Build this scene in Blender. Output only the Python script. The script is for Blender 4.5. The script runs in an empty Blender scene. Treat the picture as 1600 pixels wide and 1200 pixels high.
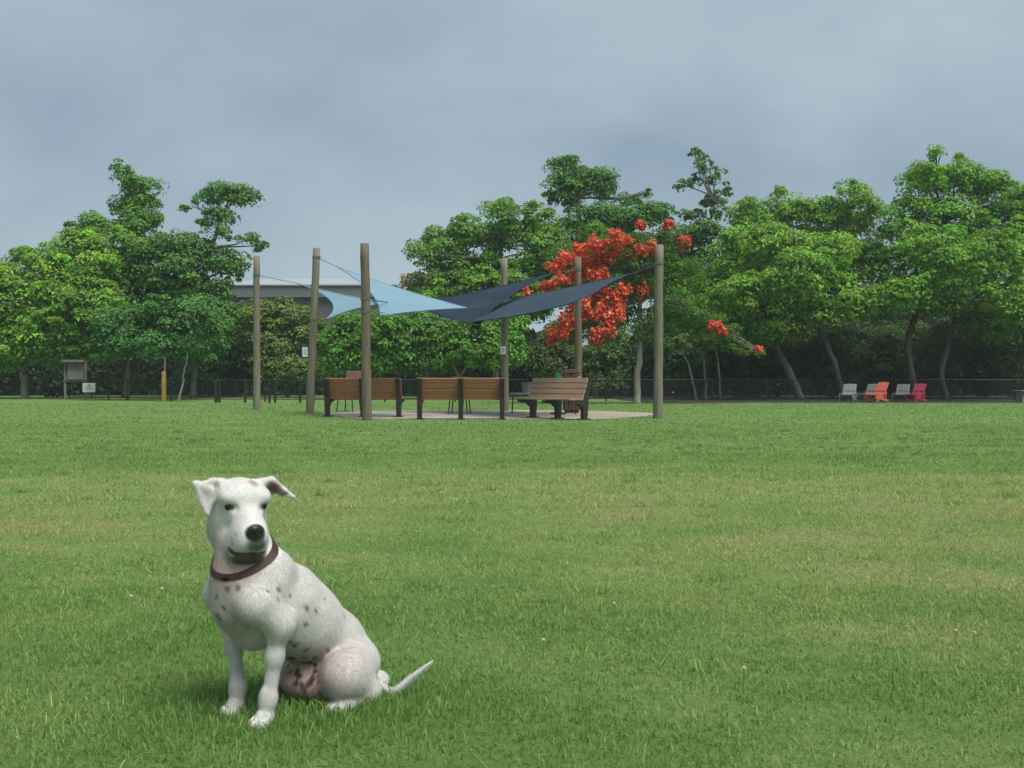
import bpy, math, random
import numpy as np
from mathutils import Vector, Matrix

R = math.radians
rng = np.random.default_rng(7)
random.seed(7)
S = bpy.context.scene
COL = S.collection

# ------------------------------------------------------------------ camera
CAM_H = 0.85
F = 1600.0                      # focal length in photograph pixels (1600 wide)
HOR = 594.0                     # photograph row of the horizon
cam_d = bpy.data.cameras.new('camera')
cam = bpy.data.objects.new('camera', cam_d)
COL.objects.link(cam)
cam_d.sensor_width = 36.0
cam_d.lens = 36.0 * F / 1600.0
cam_d.clip_start = 0.05
cam_d.clip_end = 4000.0
cam.location = (0, 0, CAM_H)
cam.rotation_euler = (math.pi / 2 - math.atan((600 - HOR) / F), 0, 0)
S.camera = cam

# ------------------------------------------------------------------ light
SUN_EL, SUN_AZ = 60.0, 138.0    # degrees; azimuth clockwise from +Y (camera looks +Y)
W = bpy.data.worlds.new('World')
S.world = W
W.use_nodes = True
nt = W.node_tree
nt.nodes.clear()
N = nt.nodes.new
out = N('ShaderNodeOutputWorld')
bg = N('ShaderNodeBackground')
nt.links.new(bg.outputs[0], out.inputs[0])
sky = N('ShaderNodeTexSky')
sky.sky_type = 'NISHITA'
sky.sun_disc = False
sky.sun_elevation = R(SUN_EL)
sky.sun_rotation = R(SUN_AZ)
skym = N('ShaderNodeVectorMath'); skym.operation = 'SCALE'
nt.links.new(sky.outputs[0], skym.inputs[0]); skym.inputs[3].default_value = 0.05
tc = N('ShaderNodeTexCoord')
sep = N('ShaderNodeSeparateXYZ'); nt.links.new(tc.outputs['Generated'], sep.inputs[0])
zab = N('ShaderNodeMath'); zab.operation = 'ABSOLUTE'; nt.links.new(sep.outputs[2], zab.inputs[0])
zad = N('ShaderNodeMath'); zad.operation = 'ADD'; nt.links.new(zab.outputs[0], zad.inputs[0]); zad.inputs[1].default_value = 0.55
inv = N('ShaderNodeMath'); inv.operation = 'DIVIDE'; inv.inputs[0].default_value = 1.0; nt.links.new(zad.outputs[0], inv.inputs[1])
prj = N('ShaderNodeVectorMath'); prj.operation = 'SCALE'
nt.links.new(tc.outputs['Generated'], prj.inputs[0]); nt.links.new(inv.outputs[0], prj.inputs[3])
mp = N('ShaderNodeMapping'); nt.links.new(prj.outputs[0], mp.inputs[0])
mp.inputs['Location'].default_value = (3.1, 1.35, 0.2)
mp.inputs['Scale'].default_value = (1.15, 1.35, 1.6)
n1 = N('ShaderNodeTexNoise'); n1.inputs['Scale'].default_value = 1.35; n1.inputs['Detail'].default_value = 4.5; n1.inputs['Roughness'].default_value = 0.52
n1.inputs['Distortion'].default_value = 0.15
nt.links.new(mp.outputs[0], n1.inputs['Vector'])
cr = N('ShaderNodeValToRGB'); nt.links.new(n1.outputs[0], cr.inputs[0])
cr.color_ramp.elements[0].position = 0.34; cr.color_ramp.elements[0].color = (0.090, 0.122, 0.150, 1)
cr.color_ramp.elements[1].position = 0.66; cr.color_ramp.elements[1].color = (0.172, 0.209, 0.226, 1)
mx = N('ShaderNodeMix'); mx.data_type = 'RGBA'; mx.inputs[0].default_value = 0.86
nt.links.new(skym.outputs[0], mx.inputs[6]); nt.links.new(cr.outputs[0], mx.inputs[7])
hz = N('ShaderNodeMapRange'); hz.interpolation_type = 'SMOOTHSTEP'
nt.links.new(zab.outputs[0], hz.inputs[0]); hz.inputs[1].default_value = 0.0; hz.inputs[2].default_value = 0.22; hz.inputs[3].default_value = 0.55; hz.inputs[4].default_value = 0.0
mh = N('ShaderNodeMix'); mh.data_type = 'RGBA'; nt.links.new(hz.outputs[0], mh.inputs[0])
nt.links.new(mx.outputs[2], mh.inputs[6]); mh.inputs[7].default_value = (0.150, 0.182, 0.205, 1)
nt.links.new(mh.outputs[2], bg.inputs[0])
bg.inputs[1].default_value = 1.0

sun_d = bpy.data.lights.new('sun', 'SUN')
sun_d.energy = 1.5
sun_d.angle = R(30)
sun_d.color = (1.0, 0.965, 0.90)
sun = bpy.data.objects.new('sun', sun_d)
COL.objects.link(sun)
az = R(SUN_AZ); el = R(SUN_EL)
sdir = Vector((math.sin(az) * math.cos(el), math.cos(az) * math.cos(el), math.sin(el)))
sun.rotation_euler = sdir.to_track_quat('Z', 'Y').to_euler()
sun.location = (0, 0, 30)

S.view_settings.view_transform = 'Standard'
S.view_settings.look = 'None'
S.view_settings.exposure = 1.5
S.view_settings.gamma = 1.0

# ------------------------------------------------------------------ helpers
def at(px, py, Y):
    """world point seen near photograph pixel (px,py) at depth Y"""
    return Vector(((px - 800.0) / F * Y, Y, CAM_H - (py - HOR) / F * Y))

def gy(py):
    return CAM_H * F / (py - HOR)

def tag(o, label=None, cat=None, group=None, kind=None):
    if label: o['label'] = label
    if cat: o['category'] = cat
    if group: o['group'] = group
    if kind: o['kind'] = kind
    return o

def empty(name, loc, rz=0.0):
    o = bpy.data.objects.new(name, None)
    COL.objects.link(o)
    o.location = loc
    o.rotation_euler = (0, 0, rz)
    o.empty_display_size = 0.1
    return o

def np_mesh(name, V, Fc, mat, parent=None, smooth=False, col=None):
    """V (n,3), Fc (m,k) equal-size faces"""
    V = np.asarray(V, np.float32); Fc = np.asarray(Fc, np.int32)
    me = bpy.data.meshes.new(name)
    k = Fc.shape[1]; m = len(Fc)
    me.vertices.add(len(V)); me.vertices.foreach_set('co', V.ravel())
    me.loops.add(m * k); me.loops.foreach_set('vertex_index', Fc.ravel())
    me.polygons.add(m)
    me.polygons.foreach_set('loop_start', np.arange(m, dtype=np.int32) * k)
    me.polygons.foreach_set('loop_total', np.full(m, k, np.int32))
    me.polygons.foreach_set('use_smooth', np.full(m, smooth, bool))
    me.update(calc_edges=True)
    if col is not None:
        a = me.color_attributes.new('Col', 'FLOAT_COLOR', 'POINT')
        c4 = np.ones((len(V), 4), np.float32); c4[:, :3] = col
        a.data.foreach_set('color', c4.ravel())
    me.materials.append(mat)
    o = bpy.data.objects.new(name, me)
    COL.objects.link(o)
    if parent: o.parent = parent
    return o

class MB:
    def __init__(s): s.v = []; s.f = []
    def add(s, v, f):
        n = len(s.v); s.v += [tuple(x) for x in v]; s.f += [tuple(i + n for i in q) for q in f]; return s
    def box(s, c, size, rot=None, bev=0.0):
        hx, hy, hz = size[0] / 2, size[1] / 2, size[2] / 2
        b = min(bev, hx * .9, hy * .9, hz * .9)
        M = rot if rot is not None else Matrix.Identity(3)
        c = Vector(c)
        if b <= 0:
            P = [Vector((x, y, z)) for x in (-hx, hx) for y in (-hy, hy) for z in (-hz, hz)]
            fs = [(0, 1, 3, 2), (4, 6, 7, 5), (0, 4, 5, 1), (2, 3, 7, 6), (0, 2, 6, 4), (1, 5, 7, 3)]
            return s.add([c + M @ p for p in P], fs)
        # chamfered box: 24 verts
        P = []; idx = {}
        for sx in (-1, 1):
            for sy in (-1, 1):
                for sz in (-1, 1):
                    for ax in range(3):
                        q = [sx * (hx - b), sy * (hy - b), sz * (hz - b)]
                        q[ax] = (sx * hx, sy * hy, sz * hz)[ax]
                        idx[(sx, sy, sz, ax)] = len(P); P.append(Vector(q))
        fs = []
        for ax in range(3):
            o1, o2 = (ax + 1) % 3, (ax + 2) % 3
            for sg in (-1, 1):
                ring = []
                for a, d in ((-1, -1), (1, -1), (1, 1), (-1, 1)):
                    k = [0, 0, 0]; k[ax] = sg; k[o1] = a; k[o2] = d
                    ring.append(idx[(k[0], k[1], k[2], ax)])
                fs.append(tuple(ring if sg > 0 else ring[::-1]))
        for ax in range(3):
            o1, o2 = (ax + 1) % 3, (ax + 2) % 3
            for a in (-1, 1):
                for d in (-1, 1):
                    k0 = [0, 0, 0]; k0[ax] = -1; k0[o1] = a; k0[o2] = d
                    k1 = list(k0); k1[ax] = 1
                    q = (idx[(*k0, o1)], idx[(*k1, o1)], idx[(*k1, o2)], idx[(*k0, o2)])
                    fs.append(q if a * d < 0 else q[::-1])
        for sx in (-1, 1):
            for sy in (-1, 1):
                for sz in (-1, 1):
                    t = tuple(idx[(sx, sy, sz, ax)] for ax in range(3))
                    fs.append(t if sx * sy * sz > 0 else t[::-1])
        return s.add([c + M @ p for p in P], fs)
    def tube(s, pts, rad, n=8, cap=True):
        pts = [Vector(p) for p in pts]
        if not hasattr(rad, '__len__'): rad = [rad] * len(pts)
        vs = []; fs = []
        prev = None
        for i, p in enumerate(pts):
            d = (pts[min(i + 1, len(pts) - 1)] - pts[max(i - 1, 0)])
            if d.length < 1e-9: d = Vector((0, 0, 1))
            d.normalize()
            if prev is None:
                u = d.orthogonal().normalized()
            else:
                u = (prev - d * prev.dot(d))
                u = u.normalized() if u.length > 1e-6 else d.orthogonal().normalized()
            prev = u; w = d.cross(u)
            for k in range(n):
                a = 2 * math.pi * k / n
                vs.append(p + (u * math.cos(a) + w * math.sin(a)) * rad[i])
        for i in range(len(pts) - 1):
            for k in range(n):
                a, b = i * n + k, i * n + (k + 1) % n
                fs.append((a, b, b + n, a + n))
        if cap:
            fs.append(tuple(range(n))[::-1])
            fs.append(tuple(range((len(pts) - 1) * n, len(pts) * n)))
        return s.add(vs, fs)
    def prism(s, poly, axis_from, axis_to, fn):
        """poly list of 2D; fn(t,u,v)->3D at extrusion t"""
        n = len(poly)
        vs = [fn(axis_from, *p) for p in poly] + [fn(axis_to, *p) for p in poly]
        fs = [tuple(range(n))[::-1], tuple(range(n, 2 * n))]
        for i in range(n):
            j = (i + 1) % n
            fs.append((i, j, j + n, i + n))
        return s.add(vs, fs)
    def build(s, name, mat, parent=None, smooth=False):
        me = bpy.data.meshes.new(name)
        me.from_pydata(s.v, [], s.f)
        me.polygons.foreach_set('use_smooth', [smooth] * len(me.polygons))
        me.update()
        import bmesh
        bm = bmesh.new(); bm.from_mesh(me); bmesh.ops.recalc_face_normals(bm, faces=bm.faces); bm.to_mesh(me); bm.free()
        me.materials.append(mat)
        o = bpy.data.objects.new(name, me); COL.objects.link(o)
        if parent: o.parent = parent
        return o

def new_mat(name):
    m = bpy.data.materials.new(name); m.use_nodes = True
    t = m.node_tree; t.nodes.clear()
    o = t.nodes.new('ShaderNodeOutputMaterial')
    return m, t, o

def mat_basic(name, c1, c2=None, rough=0.6, scale=8.0, stretch=(1, 1, 1), bump=0.0, bscale=40.0, metal=0.0, coat=0.0, spec=0.5):
    m, t, o = new_mat(name)
    p = t.nodes.new('ShaderNodeBsdfPrincipled')
    p.inputs['Roughness'].default_value = rough
    p.inputs['Metallic'].default_value = metal
    p.inputs['Specular IOR Level'].default_value = spec
    t.links.new(p.outputs[0], o.inputs[0])
    tcn = t.nodes.new('ShaderNodeTexCoord')
    mpn = t.nodes.new('ShaderNodeMapping'); mpn.inputs['Scale'].default_value = stretch
    t.links.new(tcn.outputs['Object'], mpn.inputs[0])
    if c2 is None: c2 = tuple(x * 0.8 for x in c1)
    nz = t.nodes.new('ShaderNodeTexNoise'); nz.inputs['Scale'].default_value = scale; nz.inputs['Detail'].default_value = 6; nz.inputs['Roughness'].default_value = 0.65
    t.links.new(mpn.outputs[0], nz.inputs['Vector'])
    r = t.nodes.new('ShaderNodeValToRGB')
    r.color_ramp.elements[0].position = 0.3; r.color_ramp.elements[1].position = 0.7
    r.color_ramp.elements[0].color = (*c2, 1); r.color_ramp.elements[1].color = (*c1, 1)
    t.links.new(nz.outputs[0], r.inputs[0]); t.links.new(r.outputs[0], p.inputs['Base Color'])
    if bump > 0:
        n2 = t.nodes.new('ShaderNodeTexNoise'); n2.inputs['Scale'].default_value = bscale; n2.inputs['Detail'].default_value = 4
        t.links.new(mpn.outputs[0], n2.inputs['Vector'])
        b = t.nodes.new('ShaderNodeBump'); b.inputs['Strength'].default_value = bump; b.inputs['Distance'].default_value = 0.02
        t.links.new(n2.outputs[0], b.inputs['Height']); t.links.new(b.outputs[0], p.inputs['Normal'])
    return m

def mat_leaf(name, transl=0.35, rough=0.55):
    m, t, o = new_mat(name)
    a = t.nodes.new('ShaderNodeVertexColor'); a.layer_name = 'Col'
    d = t.nodes.new('ShaderNodeBsdfPrincipled'); d.inputs['Roughness'].default_value = rough
    d.inputs['Specular IOR Level'].default_value = 0.35
    tr = t.nodes.new('ShaderNodeBsdfTranslucent')
    h = t.nodes.new('ShaderNodeMix'); h.data_type = 'RGBA'; h.blend_type = 'MULTIPLY'; h.inputs[0].default_value = 1
    h.inputs[7].default_value = (1.1, 1.0, 0.45, 1)
    t.links.new(a.outputs[0], h.inputs[6])
    mxs = t.nodes.new('ShaderNodeMixShader'); mxs.inputs[0].default_value = transl
    t.links.new(a.outputs[0], d.inputs['Base Color']); t.links.new(h.outputs[2], tr.inputs[0])
    t.links.new(d.outputs[0], mxs.inputs[1]); t.links.new(tr.outputs[0], mxs.inputs[2]); t.links.new(mxs.outputs[0], o.inputs[0])
    return m

M = {}
M['leaf'] = mat_leaf('leaf')
M['petal'] = mat_leaf('petal', 0.25)
M['bark_grey'] = mat_basic('bark_grey', (.20, .18, .145), (.085, .075, .06), .9, 3, (1, 1, .3), .7, 14)
M['bark_pale'] = mat_basic('bark_pale', (.36, .34, .29), (.19, .17, .14), .9, 4, (1, 1, .35), .5, 16)
M['bark_brown'] = mat_basic('bark_brown', (.115, .085, .065), (.05, .038, .03), .9, 4, (1, 1, .3), .7, 14)
M['pole'] = mat_basic('pole', (.225, .21, .150), (.115, .107, .074), .85, 3.0, (6, 6, .45), .5, 9)
M['pole_dark'] = mat_basic('pole_dark', (.185, .15, .098), (.09, .072, .048), .85, 3.0, (6, 6, .45), .5, 9)
M['cable'] = mat_basic('cable', (.22, .22, .22), None, .4, 5, metal=.8)
M['slat'] = mat_basic('slat', (.38, .170, .085), (.27, .115, .055), .6, 6, (.6, 8, 8), .15, 30)
M['slat_skylit'] = mat_basic('slat_skylit', (.37, .245, .155), (.265, .17, .105), .7, 6, (.6, 8, 8), .15, 30)  # same lumber as slat; skylight on the turned bench put into its colour
M['cast'] = mat_basic('cast', (.030, .024, .022), (.018, .015, .014), .55, 10)
M['black_metal'] = mat_basic('black_metal', (.012, .014, .014), None, .5, 10)
M['wire'] = mat_basic('wire', (.018, .026, .024), None, .6, 10)
M['white_paper'] = mat_basic('white_paper', (.74, .75, .74), (.66, .67, .67), .6, 6)
M['ink'] = mat_basic('ink', (.16, .17, .19), None, .6, 6)
M['frame_dark'] = mat_basic('frame_dark', (.025, .028, .045), None, .5, 6)
M['yellow'] = mat_basic('yellow', (.40, .25, .035), (.30, .18, .03), .6, 5, (3, 3, .5))
M['board'] = mat_basic('board', (.20, .195, .185), (.13, .125, .12), .85, 5, (4, 4, .4), .4, 12)
M['board_dark'] = mat_basic('board_dark', (.10, .088, .075), (.05, .043, .037), .85, 5, (4, 4, .4), .4, 12)
M['grey_plastic'] = mat_basic('grey_plastic', (.24, .24, .22), (.17, .17, .16), .5, 5)
M['taupe_plastic'] = mat_basic('taupe_plastic', (.215, .20, .17), (.15, .14, .12), .5, 5)
M['slate_plastic'] = mat_basic('slate_plastic', (.17, .19, .195), (.11, .125, .13), .5, 5)
M['orange_plastic'] = mat_basic('orange_plastic', (.62, .14, .085), (.52, .10, .055), .45, 5)
M['crimson_plastic'] = mat_basic('crimson_plastic', (.36, .030, .070), (.28, .02, .048), .45, 5)
M['maroon_plastic'] = mat_basic('maroon_plastic', (.24, .055, .06), (.17, .035, .04), .5, 5)
M['salmon_plastic'] = mat_basic('salmon_plastic', (.24, .115, .095), (.17, .075, .06), .5, 5)
M['green_plastic'] = mat_basic('green_plastic', (.015, .42, .20), (.01, .28, .13), .35, 5)
M['brown_bin'] = mat_basic('brown_bin', (.105, .045, .032), (.07, .03, .022), .7, 5)
M['grey_metal'] = mat_basic('grey_metal', (.36, .38, .38), (.25, .265, .265), .45, 6, metal=.3)
M['concrete'] = mat_basic('concrete', (.33, .33, .32), (.22, .22, .215), .9, 2, bump=.3)
M['wall_dark'] = mat_basic('wall_dark', (.115, .125, .12), (.08, .088, .085), .9, .6)
M['fascia'] = mat_basic('fascia', (.135, .15, .155), (.11, .125, .13), .7, .5)
M['roof_metal'] = mat_basic('roof_metal', (.36, .40, .43), (.32, .355, .385), .45, .4, (1, .2, 1))
M['glass'] = mat_basic('glass', (.03, .035, .04), None, .12, 3)
M['car_paint'] = mat_basic('car_paint', (.022, .028, .030), None, .25, 3)
M['white_paint'] = mat_basic('white_paint', (.75, .77, .77), (.68, .7, .7), .4, 3)
M['tyre'] = mat_basic('tyre', (.012, .012, .012), None, .8, 6)
M['rim'] = mat_basic('rim', (.32, .33, .33), None, .35, 6, metal=.6)
M['cream'] = mat_basic('cream', (.55, .50, .38), (.45, .40, .30), .8, 2)
M['black_plastic'] = mat_basic('black_plastic', (.016, .018, .018), None, .5, 4)
M['clover'] = mat_basic('clover', (.62, .62, .56), None, .8, 30)

def mat_cloth(name, c1, c2, transl):
    m, t, o = new_mat(name)
    d = t.nodes.new('ShaderNodeBsdfPrincipled'); d.inputs['Roughness'].default_value = 0.85; d.inputs['Specular IOR Level'].default_value = .2
    tr = t.nodes.new('ShaderNodeBsdfTranslucent'); mxs = t.nodes.new('ShaderNodeMixShader'); mxs.inputs[0].default_value = transl
    tcn = t.nodes.new('ShaderNodeTexCoord')
    nz = t.nodes.new('ShaderNodeTexNoise'); nz.inputs['Scale'].default_value = 1.3; nz.inputs['Detail'].default_value = 5
    t.links.new(tcn.outputs['Object'], nz.inputs['Vector'])
    r = t.nodes.new('ShaderNodeValToRGB'); r.color_ramp.elements[0].color = (*c2, 1); r.color_ramp.elements[1].color = (*c1, 1)
    r.color_ramp.elements[0].position = .35; r.color_ramp.elements[1].position = .65
    t.links.new(nz.outputs[0], r.inputs[0])
    t.links.new(r.outputs[0], d.inputs['Base Color']); t.links.new(r.outputs[0], tr.inputs[0])
    t.links.new(d.outputs[0], mxs.inputs[1]); t.links.new(tr.outputs[0], mxs.inputs[2]); t.links.new(mxs.outputs[0], o.inputs[0])
    return m
M['sail_light'] = mat_cloth('sail_light', (.33, .51, .65), (.29, .47, .61), .45)
M['sail_navy'] = mat_cloth('sail_navy', (.030, .046, .072), (.022, .034, .055), .20)
M['sail_slate'] = mat_cloth('sail_slate', (.048, .078, .108), (.036, .060, .086), .22)

# ------------------------------------------------------------------ grass colour (shared by lawn sheet and blades)
def grass_group():
    g = bpy.data.node_groups.new('lawn_colour', 'ShaderNodeTree')
    g.interface.new_socket('Color', in_out='OUTPUT', socket_type='NodeSocketColor')
    g.interface.new_socket('Fac', in_out='OUTPUT', socket_type='NodeSocketFloat')
    t = g; n = t.nodes.new; L = t.links.new
    go = n('NodeGroupOutput')
    geo = n('ShaderNodeNewGeometry')
    sx = n('ShaderNodeSeparateXYZ'); L(geo.outputs['Position'], sx.inputs[0])
    flat = n('ShaderNodeCombineXYZ'); L(sx.outputs[0], flat.inputs[0]); L(sx.outputs[1], flat.inputs[1])
    def noise(scale, det, off, stretch=(1, 1, 1)):
        mpn = n('ShaderNodeMapping'); mpn.inputs['Location'].default_value = off; mpn.inputs['Scale'].default_value = stretch
        L(flat.outputs[0], mpn.inputs[0])
        z = n('ShaderNodeTexNoise'); z.inputs['Scale'].default_value = scale; z.inputs['Detail'].default_value = det; z.inputs['Roughness'].default_value = .6
        L(mpn.outputs[0], z.inputs['Vector']); return z.outputs[0]
    def math2(op, a, b):
        q = n('ShaderNodeMath'); q.operation = op
        for i, v in enumerate((a, b)):
            if isinstance(v, (int, float)): q.inputs[i].default_value = v
            else: L(v, q.inputs[i])
        return q.outputs[0]
    def maprange(v, a, b, c, d):
        q = n('ShaderNodeMapRange'); q.interpolation_type = 'SMOOTHSTEP'
        L(v, q.inputs[0]); q.inputs[1].default_value = a; q.inputs[2].default_value = b; q.inputs[3].default_value = c; q.inputs[4].default_value = d
        return q.outputs[0]
    big = noise(.30, 4, (3, 8, 0), (.9, .8, 1)); mid = noise(1.7, 4, (1, 2, 0), (.6, 1, 1)); fine = noise(9, 3, (5, 1, 0))
    # the drier, thinner stretch of lawn in the middle distance (wavering edges)
    yw = math2('ADD', sx.outputs[1], math2('MULTIPLY', math2('SUBTRACT', big, .5), 7.0))
    band = math2('MULTIPLY', maprange(yw, 3.1, 5.4, 0, 1), maprange(yw, 8.6, 10.6, 1, 0))
    dry = math2('ADD', math2('MULTIPLY', band, .44), math2('MULTIPLY', math2('SUBTRACT', mid, .5), 1.5))
    dry = math2('ADD', dry, math2('MULTIPLY', math2('SUBTRACT', fine, .5), .85))
    dry = math2('ADD', dry, math2('MULTIPLY', math2('SUBTRACT', big, .52), .7))
    dryc = n('ShaderNodeMath'); dryc.operation = 'ADD'; dryc.use_clamp = True; L(dry, dryc.inputs[0]); dryc.inputs[1].default_value = .17
    r = n('ShaderNodeValToRGB'); L(dryc.outputs[0], r.inputs[0])
    e = r.color_ramp.elements
    e[0].position = 0; e[0].color = (.135, .240, .066, 1)
    e[1].position = 1; e[1].color = (.300, .295, .142, 1)
    k = e.new(.4); k.color = (.188, .280, .086, 1)
    k = e.new(.72); k.color = (.245, .300, .110, 1)
    L(r.outputs[0], go.inputs[0]); L(dryc.outputs[0], go.inputs[1])
    return g
GG = grass_group()

def mat_lawn():
    m, t, o = new_mat('lawn')
    n = t.nodes.new; L = t.links.new
    p = n('ShaderNodeBsdfPrincipled'); p.inputs['Roughness'].default_value = .95; p.inputs['Specular IOR Level'].default_value = .08
    g = n('ShaderNodeGroup'); g.node_tree = GG
    geo = n('ShaderNodeNewGeometry')
    z = n('ShaderNodeTexNoise'); z.inputs['Scale'].default_value = 26; z.inputs['Detail'].default_value = 6; z.inputs['Roughness'].default_value = .75
    L(geo.outputs['Position'], z.inputs['Vector'])
    r = n('ShaderNodeValToRGB'); r.color_ramp.elements[0].position = .3; r.color_ramp.elements[0].color = (.66, .66, .66, 1)
    r.color_ramp.elements[1].position = .7; r.color_ramp.elements[1].color = (1.12, 1.12, 1.12, 1); L(z.outputs[0], r.inputs[0])
    q = n('ShaderNodeMix'); q.data_type = 'RGBA'; q.blend_type = 'MULTIPLY'; q.inputs[0].default_value = 1
    L(g.outputs[0], q.inputs[6]); L(r.outputs[0], q.inputs[7]); L(q.outputs[2], p.inputs['Base Color'])
    b = n('ShaderNodeBump'); b.inputs['Strength'].default_value = .9; b.inputs['Distance'].default_value = .03
    L(z.outputs[0], b.inputs['Height']); L(b.outputs[0], p.inputs['Normal']); L(p.outputs[0], o.inputs[0])
    return m

def mat_blade():
    m, t, o = new_mat('grass_blade')
    n = t.nodes.new; L = t.links.new
    g = n('ShaderNodeGroup'); g.node_tree = GG
    geo = n('ShaderNodeNewGeometry')
    r = n('ShaderNodeValToRGB'); L(geo.outputs['Random Per Island'], r.inputs[0])
    e = r.color_ramp.elements
    e[0].position = 0; e[0].color = (1.05, 1.1, 1.05, 1)
    e[1].position = 1; e[1].color = (2.7, 2.05, 2.5, 1)
    k = e.new(.55); k.color = (1.56, 1.54, 1.5, 1)
    k = e.new(.88); k.color = (1.75, 1.62, 1.6, 1)
    q = n('ShaderNodeMix'); q.data_type = 'RGBA'; q.blend_type = 'MULTIPLY'; q.inputs[0].default_value = 1
    L(g.outputs[0], q.inputs[6]); L(r.outputs[0], q.inputs[7])
    d = n('ShaderNodeBsdfPrincipled'); d.inputs['Roughness'].default_value = .6; d.inputs['Specular IOR Level'].default_value = .25
    tr = n('ShaderNodeBsdfTranslucent'); mxs = n('ShaderNodeMixShader'); mxs.inputs[0].default_value = .45
    L(q.outputs[2], d.inputs['Base Color']); L(q.outputs[2], tr.inputs[0])
    L(d.outputs[0], mxs.inputs[1]); L(tr.outputs[0], mxs.inputs[2]); L(mxs.outputs[0], o.inputs[0])
    return m
M['lawn'] = mat_lawn(); M['blade'] = mat_blade()
M['sand'] = mat_basic('sand', (.42, .365, .285), (.25, .215, .165), .95, 1.6, (1, 1, 1), .5, 22)
M['litter'] = mat_basic('litter', (.030, .029, .016), (.014, .017, .009), .95, 1.2, (1, 1, 1), .8, 9)

# ------------------------------------------------------------------ ground
g = MB(); g.add([(-900, -60, 0), (900, -60, 0), (900, 1800, 0), (-900, 1800, 0)], [(0, 1, 2, 3)])
tag(g.build('lawn_ground', M['lawn']), kind='structure')

# sand pad under the shade sails: irregular outline
pad_ctrl = [(-4.9, 26.4), (-4.3, 24.8), (-3.4, 22.9), (-2.4, 22.5), (-0.5, 22.25), (1.6, 22.3), (2.5, 22.9), (3.2, 24.2), (3.7, 25.8),
            (3.0, 27.4), (1.2, 28.9), (-1.0, 29.2), (-3.2, 28.6), (-4.4, 27.6)]
def smooth_loop(P, sub=10, jit=.1, seed=1):
    r = random.Random(seed); n = len(P); o = []
    for i in range(n):
        p0, p1, p2, p3 = [Vector((*P[(i + k) % n], 0)) for k in (-1, 0, 1, 2)]
        for s in range(sub):
            t = s / sub
            q = .5 * ((2 * p1) + (-p0 + p2) * t + (2 * p0 - 5 * p1 + 4 * p2 - p3) * t * t + (-p0 + 3 * p1 - 3 * p2 + p3) * t ** 3)
            o.append((q.x + r.uniform(-jit, jit), q.y + r.uniform(-jit, jit)))
    return o
pad = smooth_loop(pad_ctrl)
g = MB(); g.add([(x, y, .004) for x, y in pad], [tuple(range(len(pad)))])
tag(g.build('sand_pad', M['sand']), kind='structure')
g = MB()
lit = smooth_loop([(5.5, 39.2), (10, 38.6), (16, 38.3), (24, 38.0), (40, 38.5), (60, 40), (60, 75), (20, 75), (5, 60), (4.6, 45)], 10, .12, 3)
g.add([(x, y, .004) for x, y in lit], [tuple(range(len(lit)))])
tag(g.build('leaf_litter_ground', M['litter']), kind='structure')

def inside(poly, X, Y):
    r = np.zeros(len(X), bool); n = len(poly); j = n - 1
    for i in range(n):
        xi, yi = poly[i]; xj, yj = poly[j]
        c = ((yi > Y) != (yj > Y)) & (X < (xj - xi) * (Y - yi) / (yj - yi + 1e-12) + xi)
        r ^= c; j = i
    return r

# lawn blades: one mass of real blades, sparser and coarser with distance
def blades(y0, y1, dens, hmin, hmax, wid, segs):
    A = 0.62 * (y1 ** 2 - y0 ** 2) + 1.2 * (y1 - y0)
    n = int(A * dens)
    Y = np.sqrt(rng.uniform(y0 ** 2, y1 ** 2, n)); X = rng.uniform(-1, 1, n) * (0.60 * Y + .6)
    # clumping
    cl = np.sin(X * 3.1 + np.sin(Y * 2.3) * 2) * np.sin(Y * 3.7 + np.sin(X * 1.9) * 2) * .5 + np.sin(X * 11 + Y * 7) * np.sin(Y * 13 - X * 5) * .3
    keep = ~inside(pad, X, Y) & (rng.uniform(0, 1, n) < .68 + .45 * cl)
    # a tolerably clear ring right at the pad edge stays grass
    X = X[keep]; Y = Y[keep]; cl = cl[keep]; n = len(X)
    h = rng.uniform(hmin, hmax, n) * (1 + .35 * cl) * np.where(rng.uniform(0, 1, n) > .975, 1.45, 1)
    a = rng.uniform(0, 2 * np.pi, n)
    ux, uy = np.cos(a), np.sin(a)
    la = rng.uniform(0, 2 * np.pi, n); ln = np.abs(rng.normal(0, .95, n)) * h
    lx, ly = np.cos(la) * ln, np.sin(la) * ln
    w = wid * rng.uniform(.7, 1.3, n)
    base = np.stack([X, Y, np.zeros(n)], 1)
    side = np.stack([ux * w / 2, uy * w / 2, np.zeros(n)], 1)
    midp = base + np.stack([lx * .35, ly * .35, h * .6], 1)
    tip = base + np.stack([lx, ly, h * np.sqrt(np.clip(1 - (ln / (h * 1.6)) ** 2, .2, 1))], 1)
    if segs == 2:
        V = np.stack([base - side, base + side, midp + side * .75, midp - side * .75, tip], 1).reshape(-1, 3)
        i = np.arange(n)[:, None] * 5
        T = np.concatenate([i + [0, 1, 2], i + [0, 2, 3], i + [3, 2, 4]], 0)
    else:
        V = np.stack([base - side, base + side, tip], 1).reshape(-1, 3)
        i = np.arange(n)[:, None] * 3
        T = i + [0, 1, 2]
    return V, T
BV = []; BF = []; off = 0
for args in ((2.1, 4.2, 11000, .008, .026, .0038, 2), (4.2, 7.0, 6000, .008, .024, .0058, 1), (7.0, 12.0, 2000, .014, .032, .0095, 1),
             (12.0, 20.0, 500, .016, .034, .017, 1), (20.0, 37.5, 80, .02, .04, .034, 1)):
    v, t = blades(*args); BV.append(v); BF.append(t + off); off += len(v)
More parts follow.
